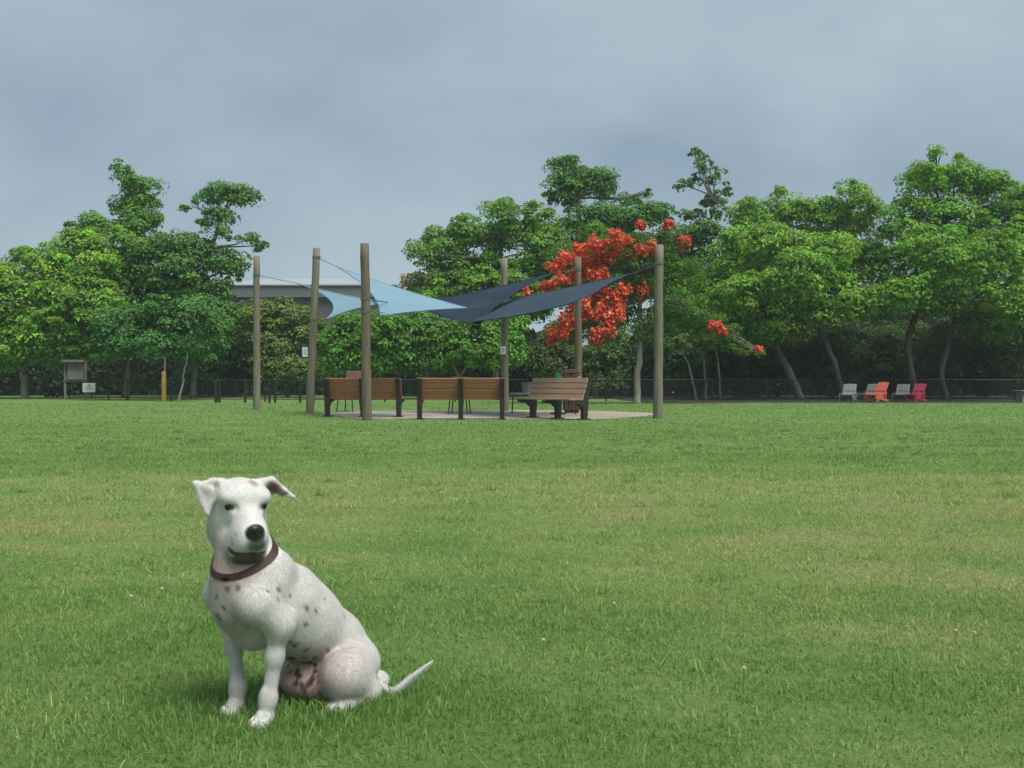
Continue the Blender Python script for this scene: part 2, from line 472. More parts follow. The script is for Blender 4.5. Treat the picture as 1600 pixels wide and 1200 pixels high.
# coarse tufts and weeds standing out of the mown sward
nt_ = 420
ty0 = np.sqrt(rng.uniform(2.6 ** 2, 17 ** 2, nt_)); tx0 = rng.uniform(-1, 1, nt_) * (.6 * ty0 + .5); k_ = 34
cx_ = np.repeat(tx0, k_) + rng.normal(0, .035, nt_ * k_) * np.repeat(rng.uniform(.6, 2.2, nt_), k_); cy_ = np.repeat(ty0, k_) + rng.normal(0, .03, nt_ * k_)
h_ = rng.uniform(.02, .05, nt_ * k_) * np.repeat(rng.uniform(.6, 1.2, nt_), k_); a_ = rng.uniform(0, 2 * np.pi, nt_ * k_); l_ = np.abs(rng.normal(0, .9, nt_ * k_)) * h_; b_ = rng.uniform(0, 2 * np.pi, nt_ * k_)
base_ = np.stack([cx_, cy_, np.zeros(nt_ * k_)], 1); sd_ = np.stack([np.cos(a_), np.sin(a_), np.zeros(nt_ * k_)], 1) * (.0022 + .0005 * np.repeat(ty0, k_))[:, None]
tip_ = base_ + np.stack([np.cos(b_) * l_, np.sin(b_) * l_, h_], 1)
BV.append(np.stack([base_ - sd_, base_ + sd_, tip_], 1).reshape(-1, 3)); BF.append(np.arange(nt_ * k_)[:, None] * 3 + off + [0, 1, 2]); off += nt_ * k_ * 3
# longer tufts the dog sits among
n_ = 5200
tx_ = rng.normal(-.54, .24, n_); ty_ = rng.normal(2.68, .17, n_)
h_ = rng.uniform(.014, .040, n_); a_ = rng.uniform(0, 2 * np.pi, n_); l_ = np.abs(rng.normal(0, .5, n_)) * h_; b_ = rng.uniform(0, 2 * np.pi, n_)
base_ = np.stack([tx_, ty_, np.zeros(n_)], 1); sd_ = np.stack([np.cos(a_), np.sin(a_), np.zeros(n_)], 1) * .0019
tip_ = base_ + np.stack([np.cos(b_) * l_, np.sin(b_) * l_, h_], 1); mid_p = base_ + np.stack([np.cos(b_) * l_ * .35, np.sin(b_) * l_ * .35, h_ * .6], 1)
BV.append(np.stack([base_ - sd_, base_ + sd_, mid_p + sd_ * .75, mid_p - sd_ * .75, tip_], 1).reshape(-1, 3))
i_ = np.arange(n_)[:, None] * 5 + off; BF.append(np.concatenate([i_ + [0, 1, 2], i_ + [0, 2, 3], i_ + [3, 2, 4]], 0)); off += n_ * 5
o = np_mesh('lawn_grass', np.concatenate(BV), np.concatenate(BF), M['blade'])
tag(o, 'short mown grass blades covering the field', 'grass', kind='stuff')

# ------------------------------------------------------------------ trees
def leaf_mesh(C, sizes, outdir, colr, up=.5, outw=1.0, rnd=.5, seed=0, asp=.55):
    """rhombic leaf per centre: C (n,3)"""
    r = np.random.default_rng(seed); n = len(C)
    nor = outdir * outw + r.normal(0, rnd, (n, 3)); nor[:, 2] += up
    nor /= np.linalg.norm(nor, axis=1)[:, None] + 1e-9
    d = r.normal(0, 1, (n, 3)); d[:, 2] -= .4
    d -= nor * (d * nor).sum(1)[:, None]; d /= np.linalg.norm(d, axis=1)[:, None] + 1e-9
    s = np.cross(nor, d); L = sizes[:, None]
    a = C - d * L * .5; b = C + s * L * asp * .5 + nor * L * .08; c = C + d * L * .5 - nor * L * .1; e = C - s * L * asp * .5 + nor * L * .08
    V = np.stack([a, b, c, e], 1).reshape(-1, 3)
    Fq = np.arange(n)[:, None] * 4 + [0, 1, 2, 3]
    col = np.repeat(colr, 4, axis=0)
    return V, Fq, col

def crown_points(lobes, D, seed, clump=.50, per_m2=22, leaf_per=108):
    """lobes: (px,py,rx,ry[,dD]) in photograph pixels at depth D -> leaf centres, outward dirs, clump ids"""
    r = np.random.default_rng(seed)
    P = []; O = []; G = []; gi = 0; centres = []
    for lb in lobes:
        px, py, rx, ry = lb[0], lb[1], lb[2] * 1.06, lb[3] * 1.2; dd = lb[4] if len(lb) > 4 else r.uniform(-.8, .8)
        c = np.array(at(px, py, D + dd)); k = (D + dd) / F
        rad = np.array([rx * k, max(.35, .5 * (rx + ry) * k * .85), ry * k])
        area = 4 * math.pi * ((rad[0] * rad[1]) ** 1.6 / 3 + (rad[0] * rad[2]) ** 1.6 / 3 + (rad[1] * rad[2]) ** 1.6 / 3) ** (1 / 1.6)
        n = max(5, int(area * per_m2 / 10))
        d = r.normal(0, 1, (n, 3)); d /= np.linalg.norm(d, axis=1)[:, None]
        cs = min(clump, rad.min() * .75)
        rr = r.uniform(.45, 1, n) ** .6; spur = r.uniform(0, 1, n) < .26; rr[spur] *= r.uniform(1.05, 1.4, spur.sum())
        cc = c + d * rad * rr[:, None] * np.clip(1 - cs * .35 / rad.mean(), .5, 1)
        centres.append((c, rad))
        for j in range(n):
            m = int(leaf_per * r.uniform(.6, 1.3) * (cs / clump) ** 1.6) + 8
            q = r.normal(0, 1, (m, 3)); q /= np.linalg.norm(q, axis=1)[:, None]
            q[:, 2] = np.where(r.uniform(0, 1, m) < .72, np.abs(q[:, 2]), q[:, 2]); q *= (r.uniform(.35, 1, m) ** .4)[:, None]
            s = cs * (.62 if spur[j] else r.uniform(.7, 1.5)) * np.array([1.1, 1.1, .78])
            P.append(cc[j] + q * s + [0, 0, -.1 * cs]); O.append(q * .9 + d[j] * .35); G.append(np.full(m, gi)); gi += 1
    return np.concatenate(P), np.concatenate(O), np.concatenate(G), centres

def tree(name, label, base, trunk, lobes, D, colour, leaf=.178, bark='bark_grey', r0=.16, seed=1, group=None, limb_r=.06, per_m2=22, leaf_per=108, clump=.50, limbs=True, extra_trunks=(), up=.6, limb_from=.45):
    """trunk: list of (px,py[,dD]) from the ground upward"""
    b = Vector((base[0], base[1], 0))
    root = empty(name, b)
    tag(root, label, 'tree', group)
    r = random.Random(seed)
    tm = MB()
    def tp(p): return at(p[0], p[1], D + (p[2] if len(p) > 2 else 0)) - b
    def path(pts, ra, rb):
        P = [tp(p) for p in pts]; P[0] = Vector((P[0].x, P[0].y, -.15))
        # densify with slight wobble
        Q = []
        for i in range(len(P) - 1):
            for s in range(4):
                t = s / 4; q = P[i].lerp(P[i + 1], t)
                if not (i == 0 and s == 0): q += Vector((r.uniform(-1, 1), r.uniform(-1, 1), 0)) * .05
                Q.append(q)
        Q.append(P[-1])
        rr = [ra + (rb - ra) * (i / (len(Q) - 1)) for i in range(len(Q))]; rr[0] = ra * 1.35
        tm.tube(Q, rr, 9); return Q
    Q = path(trunk, r0, r0 * .55)
    allQ = [Q] + [path(t, r0 * .75, r0 * .4) for t in extra_trunks]
    P, O, G, cen = crown_points(lobes, D, seed, clump, per_m2, leaf_per)
    if limbs:
        for c, rad in cen:
            c = Vector(c) - b
            best = min((((q - c).length + max(0, q.z - c.z) * 2, qi, i) for qi, q_ in enumerate(allQ) for i, q in enumerate(q_) if i > len(q_) * limb_from))
            st = allQ[best[1]][best[2]]
            mid = st.lerp(c, .5) + Vector((r.uniform(-.3, .3), r.uniform(-.3, .3), r.uniform(-.1, .35)))
            top = c + Vector((0, 0, rad[2] * .5))
            tm.tube([st, st.lerp(mid, .5) + Vector((r.uniform(-.1, .1), 0, .05)), mid, mid.lerp(c, .6), c, top], [limb_r, limb_r * .85, limb_r * .7, limb_r * .5, limb_r * .35, limb_r * .15], 6)
            for _ in range(4):
                d = Vector((r.gauss(0, 1), r.gauss(0, 1), r.gauss(.4, .7))).normalized()
                e = c + Vector((d.x * rad[0], d.y * rad[1], d.z * rad[2])) * .85
                s0 = mid.lerp(c, r.uniform(.3, .9))
                tm.tube([s0, s0.lerp(e, .5) + Vector((0, 0, .08)), e], [limb_r * .4, limb_r * .28, limb_r * .1], 5)
    tm.build('trunk', M[bark], root, smooth=True)
    rg = np.random.default_rng(seed + 99)
    ng = G.max() + 1
    gc = rg.normal(1, .13, (ng, 1)) * (1 + rg.normal(0, .06, (ng, 3)))
    gold = rg.uniform(0, 1, ng) < .22
    gc[gold] *= [1.4, 1.25, 1.0]
    c = np.array(colour)[None] * np.array([1.02, 1.16, .80]) * gc[G] * rg.normal(1, .12, (len(P), 1))
    V, Fq, cl = leaf_mesh(P - np.array(b), leaf * rg.uniform(.65, 1.3, len(P)), O, np.clip(c, .004, .9), seed=seed, up=up)
    np_mesh('crown', V, Fq, M['leaf'], root, col=cl)
    return root

GREEN = (.145, .285, .066); BRIGHT = (.200, .355, .070); DEEP = (.080, .165, .064); OLIVE = (.170, .230, .084)
def gx(px, D): return (px - 800) / F * D

tree('spreading_tree', 'broad bright green tree leaning over the notice board, with pale slanting trunk', (gx(38, 47), 47),
     [(40, 620), (33, 570), (27, 530), (50, 480)],
     [(20, 475, 60, 55), (72, 432, 58, 40), (128, 405, 58, 40), (60, 520, 60, 40), (-45, 490, 60, 75), (120, 470, 65, 50), (-60, 560, 50, 50), (95, 540, 55, 30), (8, 430, 22, 18), (45, 405, 30, 14), (160, 520, 45, 40), (15, 545, 45, 30)],
     47, BRIGHT, seed=11, bark='bark_pale', r0=.15, group=None)
tree('spire_tree', 'tallest tree behind the wire fence with a narrow tuft rising above its crown', (gx(196, 49), 49),
     [(196, 622), (200, 540), (208, 440), (213, 350), (200, 290)],
     [(187, 268, 17, 15), (204, 282, 14, 10), (218, 306, 34, 24), (196, 318, 26, 14), (214, 345, 34, 20), (215, 378, 46, 30), (150, 358, 38, 18), (120, 372, 20, 9), (232, 425, 60, 36), (185, 430, 50, 40), (170, 490, 50, 40), (250, 470, 55, 35)],
     49, GREEN, seed=12, r0=.17)
tree('open_crown_tree', 'airy tree with gaps in its crown overhanging the post on the grass', (gx(300, 48), 48),
     [(302, 622), (305, 540), (315, 440), (345, 340)],
     [(352, 308, 44, 16), (388, 303, 17, 14), (300, 322, 19, 8), (338, 340, 30, 14), (352, 362, 18, 10), (388, 374, 28, 9), (410, 384, 14, 10), (300, 385, 36, 22), (262, 388, 24, 18), (350, 408, 42, 16), (285, 430, 50, 28), (372, 432, 20, 8), (338, 448, 34, 12), (320, 480, 50, 30), (300, 520, 60, 35)],
     48, (.112, .235, .072), seed=13, r0=.15, limb_r=.05)
tree('small_tree', 'small dark green round tree with thin straight trunk standing just behind the wire fence', (gx(200, 43), 43),
     [(200, 626), (200, 590), (203, 555), (215, 520)],
     [(215, 498, 60, 22), (280, 498, 60, 22), (180, 520, 38, 26), (320, 510, 36, 24), (230, 540, 60, 20), (290, 545, 40, 18), (250, 478, 40, 13), (160, 545, 24, 18)],
     43, (.088, .215, .075), seed=14, bark='bark_grey', r0=.06, limb_r=.035)
tree('sapling', 'thin leaning sapling with pale slanting stem beside the yellow post', (gx(277, 40.5), 40.5),
     [(277, 627), (284, 600), (289, 575), (292, 552)], [(292, 545, 20, 12), (305, 535, 22, 12), (280, 535, 18, 10)], 40.5, (.036, .112, .028), seed=15, bark='bark_pale', r0=.045, limb_r=.02)
tree('olive_shrub_tree', 'low olive green bushy tree in front of the pale roofed building', (gx(450, 50), 50),
     [(450, 622), (448, 580), (445, 540)],
     [(440, 500, 48, 26), (415, 535, 40, 40), (470, 545, 38, 36), (450, 575, 58, 24), (400, 490, 28, 18), (485, 510, 24, 22)],
     50, OLIVE, seed=16, r0=.1)
tree('shaded_tree', 'dark shaded bushy tree between the airy tree and the olive bush', (gx(365, 52), 52),
     [(365, 620), (365, 580), (362, 540)],
     [(360, 500, 45, 35), (345, 545, 45, 40), (390, 560, 36, 32), (330, 580, 40, 25), (410, 588, 30, 18)],
     52, DEEP, seed=17, r0=.1)
tree('hedge_tree', 'low rounded green tree behind the bench beside the front post', (gx(570, 46), 46),
     [(570, 626), (572, 590), (580, 550)],
     [(535, 528, 40, 30), (605, 518, 48, 28), (570, 560, 50, 22), (520, 560, 28, 26), (625, 555, 38, 26), (560, 505, 36, 16)],
     46, (.135, .280, .060), seed=18, r0=.09)
tree('hedge_tree', 'low rounded green tree behind the bench with the maroon chair', (gx(700, 46.5), 46.5),
     [(735, 626), (728, 600), (712, 578), (700, 545)],
     [(675, 520, 46, 30), (780, 505, 40, 22), (740, 530, 42, 34), (690, 558, 48, 22), (780, 545, 40, 30), (650, 500, 34, 18), (720, 500, 40, 20)],
     46.5, (.130, .270, .058), seed=19, r0=.09, bark='bark_pale')
tree('layered_tree', 'wide layered bright green tree rising behind the blue shade sails', (gx(770, 51), 51),
     [(775, 622), (772, 540), (770, 460), (775, 390)],
     [(655, 392, 26, 12), (690, 378, 38, 20), (740, 362, 40, 25), (785, 338, 30, 22), (838, 345, 26, 24), (805, 390, 52, 34), (705, 418, 48, 24), (745, 442, 60, 28), (855, 395, 36, 36), (695, 460, 40, 22), (665, 450, 22, 14), (720, 350, 16, 12), (795, 320, 16, 8), (830, 322, 12, 8), (820, 460, 60, 40), (660, 405, 24, 10)],
     51, (.172, .320, .066), seed=20, r0=.17)
tree('tall_tree', 'tall tree with a double tufted top standing behind the flowering tree', (gx(905, 53), 53),
     [(930, 620), (928, 520), (915, 420), (905, 330), (900, 290)],
     [(878, 262, 20, 18), (892, 252, 10, 12), (930, 283, 32, 18), (882, 295, 30, 22), (945, 300, 20, 12), (905, 285, 32, 20), (862, 308, 14, 10), (985, 312, 26, 10), (930, 345, 52, 20), (995, 342, 40, 18), (885, 362, 30, 16), (960, 395, 60, 45), (880, 430, 50, 40), (1030, 330, 28, 14), (1016, 302, 8, 6), (1010, 420, 50, 50), (940, 470, 60, 40)],
     53, (.120, .255, .070), seed=21, r0=.17)
tree('wispy_tree', 'slender wispy tree with a loose leaning tip right of the red flowers', (gx(1085, 50), 50),
     [(1080, 622), (1078, 540), (1080, 450), (1098, 370), (1118, 320)],
     [(1085, 240, 13, 8), (1097, 254, 15, 9), (1110, 268, 20, 8), (1072, 290, 25, 7), (1095, 278, 16, 7), (1118, 285, 25, 9), (1138, 298, 12, 8), (1112, 312, 26, 11), (1080, 335, 25, 10), (1122, 330, 16, 9), (1095, 362, 30, 20), (1062, 395, 40, 36), (1112, 420, 42, 40), (1070, 450, 45, 40), (1130, 470, 40, 40)],
     50, (.108, .225, .056), seed=22, r0=.13, limb_r=.05)
tree('shade_tree', 'wide domed bright green tree with bowed trunks behind the grey lounge chairs', (gx(1250, 46), 46),
     [(1252, 622), (1230, 575), (1203, 522), (1195, 480), (1215, 420)],
     [(1213, 298, 17, 8), (1172, 335, 34, 22), (1225, 330, 42, 20), (1285, 332, 40, 20), (1338, 308, 28, 18), (1366, 322, 16, 14), (1335, 290, 10, 8), (1180, 395, 58, 42), (1250, 395, 70, 46), (1330, 385, 58, 46), (1142, 440, 48, 42), (1220, 455, 68, 34), (1310, 455, 60, 36), (1128, 490, 40, 26), (1095, 470, 40, 36), (1270, 495, 60, 22), (1195, 510, 60, 26), (1162, 458, 48, 24, -4), (1250, 430, 56, 34, -4.5), (1338, 474, 40, 20, -4), (1210, 385, 50, 28, -3), (1300, 400, 40, 26, -3.5)],
     46, BRIGHT, seed=23, r0=.19, bark='bark_grey', extra_trunks=([(1322, 612), (1303, 565), (1277, 508), (1268, 470), (1280, 430)],))
tree('tall_shade_tree', 'tallest bright green tree at the end of the row beyond the red chair', (gx(1440, 45), 45),
     [(1432, 622), (1425, 580), (1415, 540), (1440, 460), (1470, 350)],
     [(1463, 242, 15, 12), (1498, 248, 12, 8), (1440, 285, 34, 22), (1488, 285, 42, 26), (1552, 295, 32, 26), (1600, 318, 40, 30), (1420, 345, 40, 36), (1480, 350, 58, 36), (1560, 368, 58, 42), (1400, 415, 50, 36), (1480, 425, 58, 36), (1570, 438, 58, 42), (1645, 400, 60, 80), (1470, 472, 44, 24), (1580, 500, 60, 36), (1390, 470, 40, 28), (1450, 270, 22, 16), (1520, 500, 40, 24), (1418, 458, 40, 22, -4), (1505, 418, 52, 34, -4.5), (1590, 478, 46, 26, -4), (1455, 380, 44, 28, -3.5), (1560, 390, 46, 28, -4)],
     45, (.182, .345, .064), seed=24, r0=.19, bark='bark_brown', extra_trunks=([(1480, 622), (1470, 580), (1485, 520), (1510, 450)],))
tree('edge_tree', 'bushy green tree cut by the edge beyond the grey table', (gx(1720, 47), 47),
     [(1720, 620), (1715, 540), (1720, 440)],
     [(1700, 360, 70, 60), (1760, 420, 70, 70), (1690, 470, 60, 50), (1800, 480, 70, 70)], 47, GREEN, seed=25, r0=.17, leaf_per=55, leaf=.24)
tree('edge_tree', 'bushy green tree standing beyond the parked car', (gx(-140, 52), 52),
     [(-140, 618), (-140, 540), (-135, 470)],
     [(-130, 440, 70, 60), (-190, 480, 70, 70), (-110, 510, 60, 50), (-60, 500, 50, 50)], 52, GREEN, seed=26, r0=.15, leaf_per=55, leaf=.24)

for i, (px, D_, sz, lab) in enumerate([(1075, 47, 1.0, 'leafy shrub under the wispy tree'), (1150, 49, 1.15, 'dark shrub under the drooping flower branch'), (1215, 50.5, 1.0, 'dark shrub behind the bowed trunk'),
        (1300, 49, .95, 'dark shrub behind the pale grey lounge chair'), (1385, 50, 1.1, 'dark shrub behind the orange lounge chair'), (1455, 48.5, .9, 'dark shrub behind the crimson lounge chair'),
        (1530, 49.5, 1.15, 'dark shrub between the last chair and the grey table'), (1600, 48.5, 1.0, 'dark shrub behind the grey table'), (880, 49, .9, 'dark shrub behind the brown bin'), (955, 48, .8, 'dark shrub left of the flame tree trunk')]):
    rr_ = random.Random(i)
    lbs = [(px + rr_.uniform(-38, 38) * sz, 582 - rr_.uniform(0, 62) * sz, rr_.uniform(24, 38) * sz, rr_.uniform(18, 28) * sz) for _ in range(7)] + [(px, 596, 40 * sz, 18)]
    t_ = tree('understorey_shrub', lab, (gx(px, D_), D_), [(px, 620), (px + rr_.uniform(-8, 8), 590), (px + rr_.uniform(-14, 14), 550)], lbs, D_, [(.085, .150, .058), (.100, .165, .060), (.120, .150, .075)][i % 3], seed=60 + i, r0=.05, limb_r=.03, bark='bark_grey', per_m2=20, group='shrubs under the tree row')
    t_['category'] = 'shrub'
for i, (p0, p1, p2, D_, lab) in enumerate([((1090, 622), (1080, 585), (1066, 545), 44, 'thin pale slanting trunk nearest the flame tree'), ((1103, 622), (1102, 590), (1100, 560), 44.5, 'short thin upright trunk between two slanting ones'),
        ((1128, 622), (1122, 580), (1117, 530), 45, 'thin pale bent trunk below the drooping flower branch')]):
    tree('slender_tree', lab, (gx(p0[0], D_), D_), [p0, p1, p2], [(p2[0], p2[1] - 12, 26, 12), (p2[0] + 12, p2[1] - 26, 28, 12)], D_, (.11, .20, .06), seed=80 + i, r0=.055, limb_r=.03, bark='bark_pale', per_m2=18, group=None)

# shaded woodland thicket behind the rows of trees: one mass
def thicket():
    n = 165000
    X = rng.uniform(-46, 46, n)
    D = 55 + 12 * rng.uniform(0, 1, n) + 1.2 * np.sin(X * .5)
    px = 800 + X / D * F
    prof = 3.2 + .9 * np.sin(X * .9) + .6 * np.sin(X * 2.3 + 1) + np.where(px > 1050, 2.0, 0) + np.where(px < 330, 1.0, 0)
    prof = np.where((px > 400) & (px < 700), np.minimum(prof, 3.4), prof)
    Z = prof * rng.uniform(0, 1, n) ** .8
    P = np.stack([X, D, Z], 1)
    O = rng.normal(0, 1, (n, 3)); O[:, 1] -= .6
    c = np.array([.050, .098, .046])[None] * (1 + .25 * np.sin(X * 1.7)[:, None] * np.sin(Z * 2)[:, None]) * rng.normal(1, .2, (n, 1))
    brown = rng.uniform(0, 1, n) < .12
    c[brown] = np.array([.055, .042, .028]) * rng.normal(1, .2, (brown.sum(), 1))
    V, Fq, cl = leaf_mesh(P, np.where(P[:, 1] > 61, .52, .29) * rng.uniform(.6, 1.4, n), O, np.clip(c, .003, .5), seed=5)
    tag(np_mesh('woodland_thicket', V, Fq, M['leaf'], col=cl), 'dark woodland thicket behind the trees', 'thicket', kind='stuff')
thicket()

# flowering flame tree ------------------------------------------------
FD = 37.0
root = tree('flame_tree', 'flame tree with hanging red orange flower clusters and pale trunk behind the shade sails', (gx(997, FD), FD),
     [(997, 628), (997, 590), (1000, 545), (1000, 480), (1004, 430)],
     [(900, 400, 45, 22), (960, 395, 45, 22), (1010, 385, 40, 20), (1050, 370, 30, 18), (900, 455, 45, 20), (960, 450, 45, 25), (1010, 440, 40, 26), (900, 520, 45, 20), (960, 520, 40, 22), (1060, 430, 40, 30), (1075, 480, 45, 26), (1050, 492, 32, 20), (1085, 500, 32, 18), (1110, 508, 28, 16), (1135, 522, 26, 15), (1160, 540, 22, 12), (1182, 550, 16, 9), (850, 470, 30, 14), (1020, 510, 40, 25), (930, 370, 35, 14)],
     FD, (.095, .19, .036), leaf=.10, bark='bark_pale', r0=.13, seed=31, limb_r=.05, per_m2=34, leaf_per=90, clump=.34, limb_from=.78)
fbase = np.array(root.location)
clusters = [(876, 410, 26, 12, 25), (905, 396, 18, 13, 30), (928, 384, 20, 12, 0), (945, 398, 22, 12, 10), (965, 374, 15, 17, 80), (988, 394, 24, 9, 10), (1012, 388, 20, 9, 5),
            (1043, 351, 10, 6, 30), (1066, 377, 13, 10, 30), (1001, 352, 9, 6, 0), (920, 412, 24, 11, 0), (905, 432, 20, 12, 10), (935, 430, 20, 11, 0), (872, 440, 22, 8, 10),
            (823, 458, 9, 8, 0), (852, 448, 12, 6, 0), (905, 470, 22, 14, 25), (940, 462, 18, 12, 20), (962, 478, 30, 13, 60), (935, 488, 18, 10, 20), (888, 505, 30, 14, 40), (868, 522, 18, 12, 40),
            (958, 495, 24, 12, 55), (945, 515, 28, 12, 45), (935, 530, 16, 9, 40), (1004, 453, 9, 11, 0), (1118, 510, 14, 8, -25), (1128, 517, 9, 6, 0), (1184, 545, 8, 4, 0), (975, 455, 12, 10, 0)]
for i, (px, py, a, b, ang) in enumerate(clusters):
    a *= 1.08; b *= 1.16
    r = np.random.default_rng(500 + i)
    dd = FD - .9 + r.uniform(-.8, .5)
    n = int(58 * a * b / 40) + 110
    q = r.normal(0, 1, (n, 3)); q /= np.linalg.norm(q, axis=1)[:, None]; q *= (r.uniform(.25, 1, n) ** .5)[:, None]
    k = dd / F; A = a * k; B = b * k; th = R(ang)
    lx = q[:, 0] * A; lz = q[:, 2] * B + .35 * B * np.sin(q[:, 0] * 5 + i)
    P = np.stack([lx * math.cos(th) - lz * math.sin(th), q[:, 1] * (A + B) * .45, lx * math.sin(th) + lz * math.cos(th)], 1)
    c0 = np.array(at(px, py, dd)) - fbase
    col = np.array([.72, .085, .052])[None] * r.normal(1, .14, (n, 1)); col[:, 1] *= r.uniform(.6, 2.2, n); gl = r.uniform(0, 1, n) < .05; col[gl] = [.13, .21, .05]; P += r.normal(0, .012, P.shape)
    hl = r.uniform(0, 1, n) < .05; col[hl] = [.72, .42, .30]
    V, Fq, cl = leaf_mesh(P + c0, np.where(r.uniform(0, 1, n) < .3, .13, .09) * r.uniform(.7, 1.4, n), q, np.clip(col, 0, .9), seed=700 + i, asp=.8)
    np_mesh('flower_cluster', V, Fq, M['petal'], root, col=cl)

# ------------------------------------------------------------------ far building and tower
bD = 85.0
bl = empty('building', (gx(455, bD), bD, 0)); tag(bl, 'large flat building with pale low metal roof and grey fascia behind the trees', 'building')
e0 = gx(300, bD) - bl.location.x; e1 = gx(618, bD) - bl.location.x
ze = at(0, 447, bD).z; zf = at(0, 465, bD).z
m = MB(); m.box(((e0 + e1) / 2, 7.2, zf / 2), (e1 - e0 - .8, 13.6, zf)); m.build('wall', M['wall_dark'], bl)
m = MB(); m.box(((e0 + e1) / 2, 7.2, (ze + zf) / 2 + .01), (e1 - e0, 14.4, ze - zf), bev=.04); m.build('fascia', M['fascia'], bl)
m = MB(); m.box(((e0 + e1) / 2, 7.2, ze + .07), (e1 - e0 + .3, 14.7, .10)); m.build('gutter', M['grey_metal'], bl)
rz_ = at(0, 435, bD + 7).z
m = MB(); m.add([(e0, 0, ze + .13), (e1, 0, ze + .13), (e1, 14.4, ze + .13), (e0, 14.4, ze + .13), (e0 + 5, 7.2, rz_), (e1 - 5, 7.2, rz_)],
                [(0, 1, 5, 4), (1, 2, 5), (2, 3, 4, 5), (3, 0, 4), (0, 3, 2, 1)]); m.build('roof', M['roof_metal'], bl)
for i in range(6):
    x = e0 + 1.6 + i * (e1 - e0 - 3.2) / 5
    m = MB(); m.box((x, .38, 4.6), (1.5, .12, 1.9)); w = m.build('window', M['fascia'], bl)
    m = MB(); m.box((x, .31, 4.6), (1.3, .04, 1.7)); m.build('pane', M['glass'], w)
tD = 150.0
tw = empty('tower', (gx(632, tD), tD, 0)); tag(tw, 'slender cream tower top poking above the far treetops', 'tower')
zt = at(0, 424, tD).z
m = MB(); m.tube([(0, 0, 0), (0, 0, zt - 1.7)], [.55, .45], 12); m.build('shaft', M['cream'], tw)
m = MB(); m.tube([(0, 0, zt - 1.7), (0, 0, zt - 1.4), (0, 0, zt - 1.4), (0, 0, zt - .7)], [.7, .7, .5, .45], 12); m.build('gallery', M['yellow'], tw)
m = MB(); m.tube([(0, 0, zt - .7), (0, 0, zt)], [.5, .03], 12); m.build('cap', M['cream'], tw)
tree('far_tree', 'small greyish tree beside the cream tower', (gx(655, 70), 70), [(655, 612), (655, 500), (655, 460)], [(652, 440, 20, 16), (645, 460, 26, 18), (668, 455, 18, 14)], 70, (.10, .125, .07), seed=44, r0=.14)

# ------------------------------------------------------------------ shade-sail posts
def post(px0, py0, px1, py1, d0, label, mat='pole', rad=.1):
    Y = gy(py0)
    b = Vector((gx(px0, Y), Y, 0)); t = at(px1, py1, Y) - b
    n = 12; m = MB(); r = random.Random(int(px0))
    pts = [Vector((0, 0, -.2)).lerp(t, 0)] + [Vector((t.x * i / n + r.uniform(-.008, .008), t.y * i / n, t.z * i / n)) for i in range(n + 1)]
    m.tube(pts, [rad * 1.08] + [rad * (1.06 - .14 * i / n) + r.uniform(-.002, .002) for i in range(n + 1)], 16)
    root = empty('post', b); tag(root, label, 'post', None)
    m.build('shaft', M[mat], root, smooth=False)
    for p in root.children: 
        for f in p.data.polygons: f.use_smooth = len(f.vertices) == 4
    return root, Y, b, t
posts = {}
posts[1] = post(401, 640, 401, 400, 0, 'tall wooden post standing apart on the grass under the airy tree')
posts[2] = post(484, 646, 495, 388, 0, 'leaning wooden post with a framed notice fixed to its side')
posts[3] = post(573, 657, 570, 381, 0, 'wooden post in front of the bench, rising through the light blue sails', 'pole_dark')
posts[4] = post(1028, 654, 1030, 383, 0, 'thick wooden post on the grass beside the slatted bench and the flowers')
posts[5] = post(904, 641, 903, 402, 0, 'wooden post in front of the red flowers, behind the slatted bench', 'pole_dark')
posts[6] = post(789, 642, 788, 404, 0, 'wooden post behind the navy sails with a small white card on it', 'pole')
def post_pt(k, py):
    root, Y, b, t = posts[k]
    z = at(0, py, Y).z
    return b + t * (z / t.z)
def ring(k, py):
    root, Y, b, t = posts[k]; z = at(0, py, Y).z; c = t * (z / t.z)
    m = MB(); m.tube([c - Vector((0, 0, .025)), c + Vector((0, 0, .025))], .106, 16); m.build('band', M['cable'], root)

# framed notice on leaning post
Y2 = posts[2][1]
s = empty('framed_notice', at(477, 558, Y2 - .02)); tag(s, 'small dark framed notice with white sheet fixed to the leaning post', 'notice')
m = MB(); m.box((0, 0, .14), (.21, .05, .34), bev=.01); m.build('frame', M['frame_dark'], s)
m = MB(); m.box((0, -.03, .13), (.13, .012, .25)); sh = m.build('sheet', M['white_paper'], s)
m = MB()
for i in range(6): m.box((.002, -.0375, .06 + i * .03), (.075 - .01 * (i % 3), .003, .010))
m.build('print', M['ink'], sh)
m = MB(); m.box((.13, .05, .2), (.12, .03, .03)); m.build('bracket', M['cable'], s)
m = MB(); m.box((.13, .05, .06), (.12, .03, .03)); m.build('bracket', M['cable'], s)
Y6 = posts[6][1]
s = empty('card_sign', at(786, 553, Y6 - .115)); tag(s, 'small white card sign fixed to the post behind the navy sails', 'sign')
m = MB(); m.box((0, 0, .1), (.15, .015, .22)); m.build('card', M['white_paper'], s)
m = MB()
for i in range(4): m.box((.0, -.0095, .05 + i * .035), (.07, .003, .012))
m.build('print', M['ink'], s)

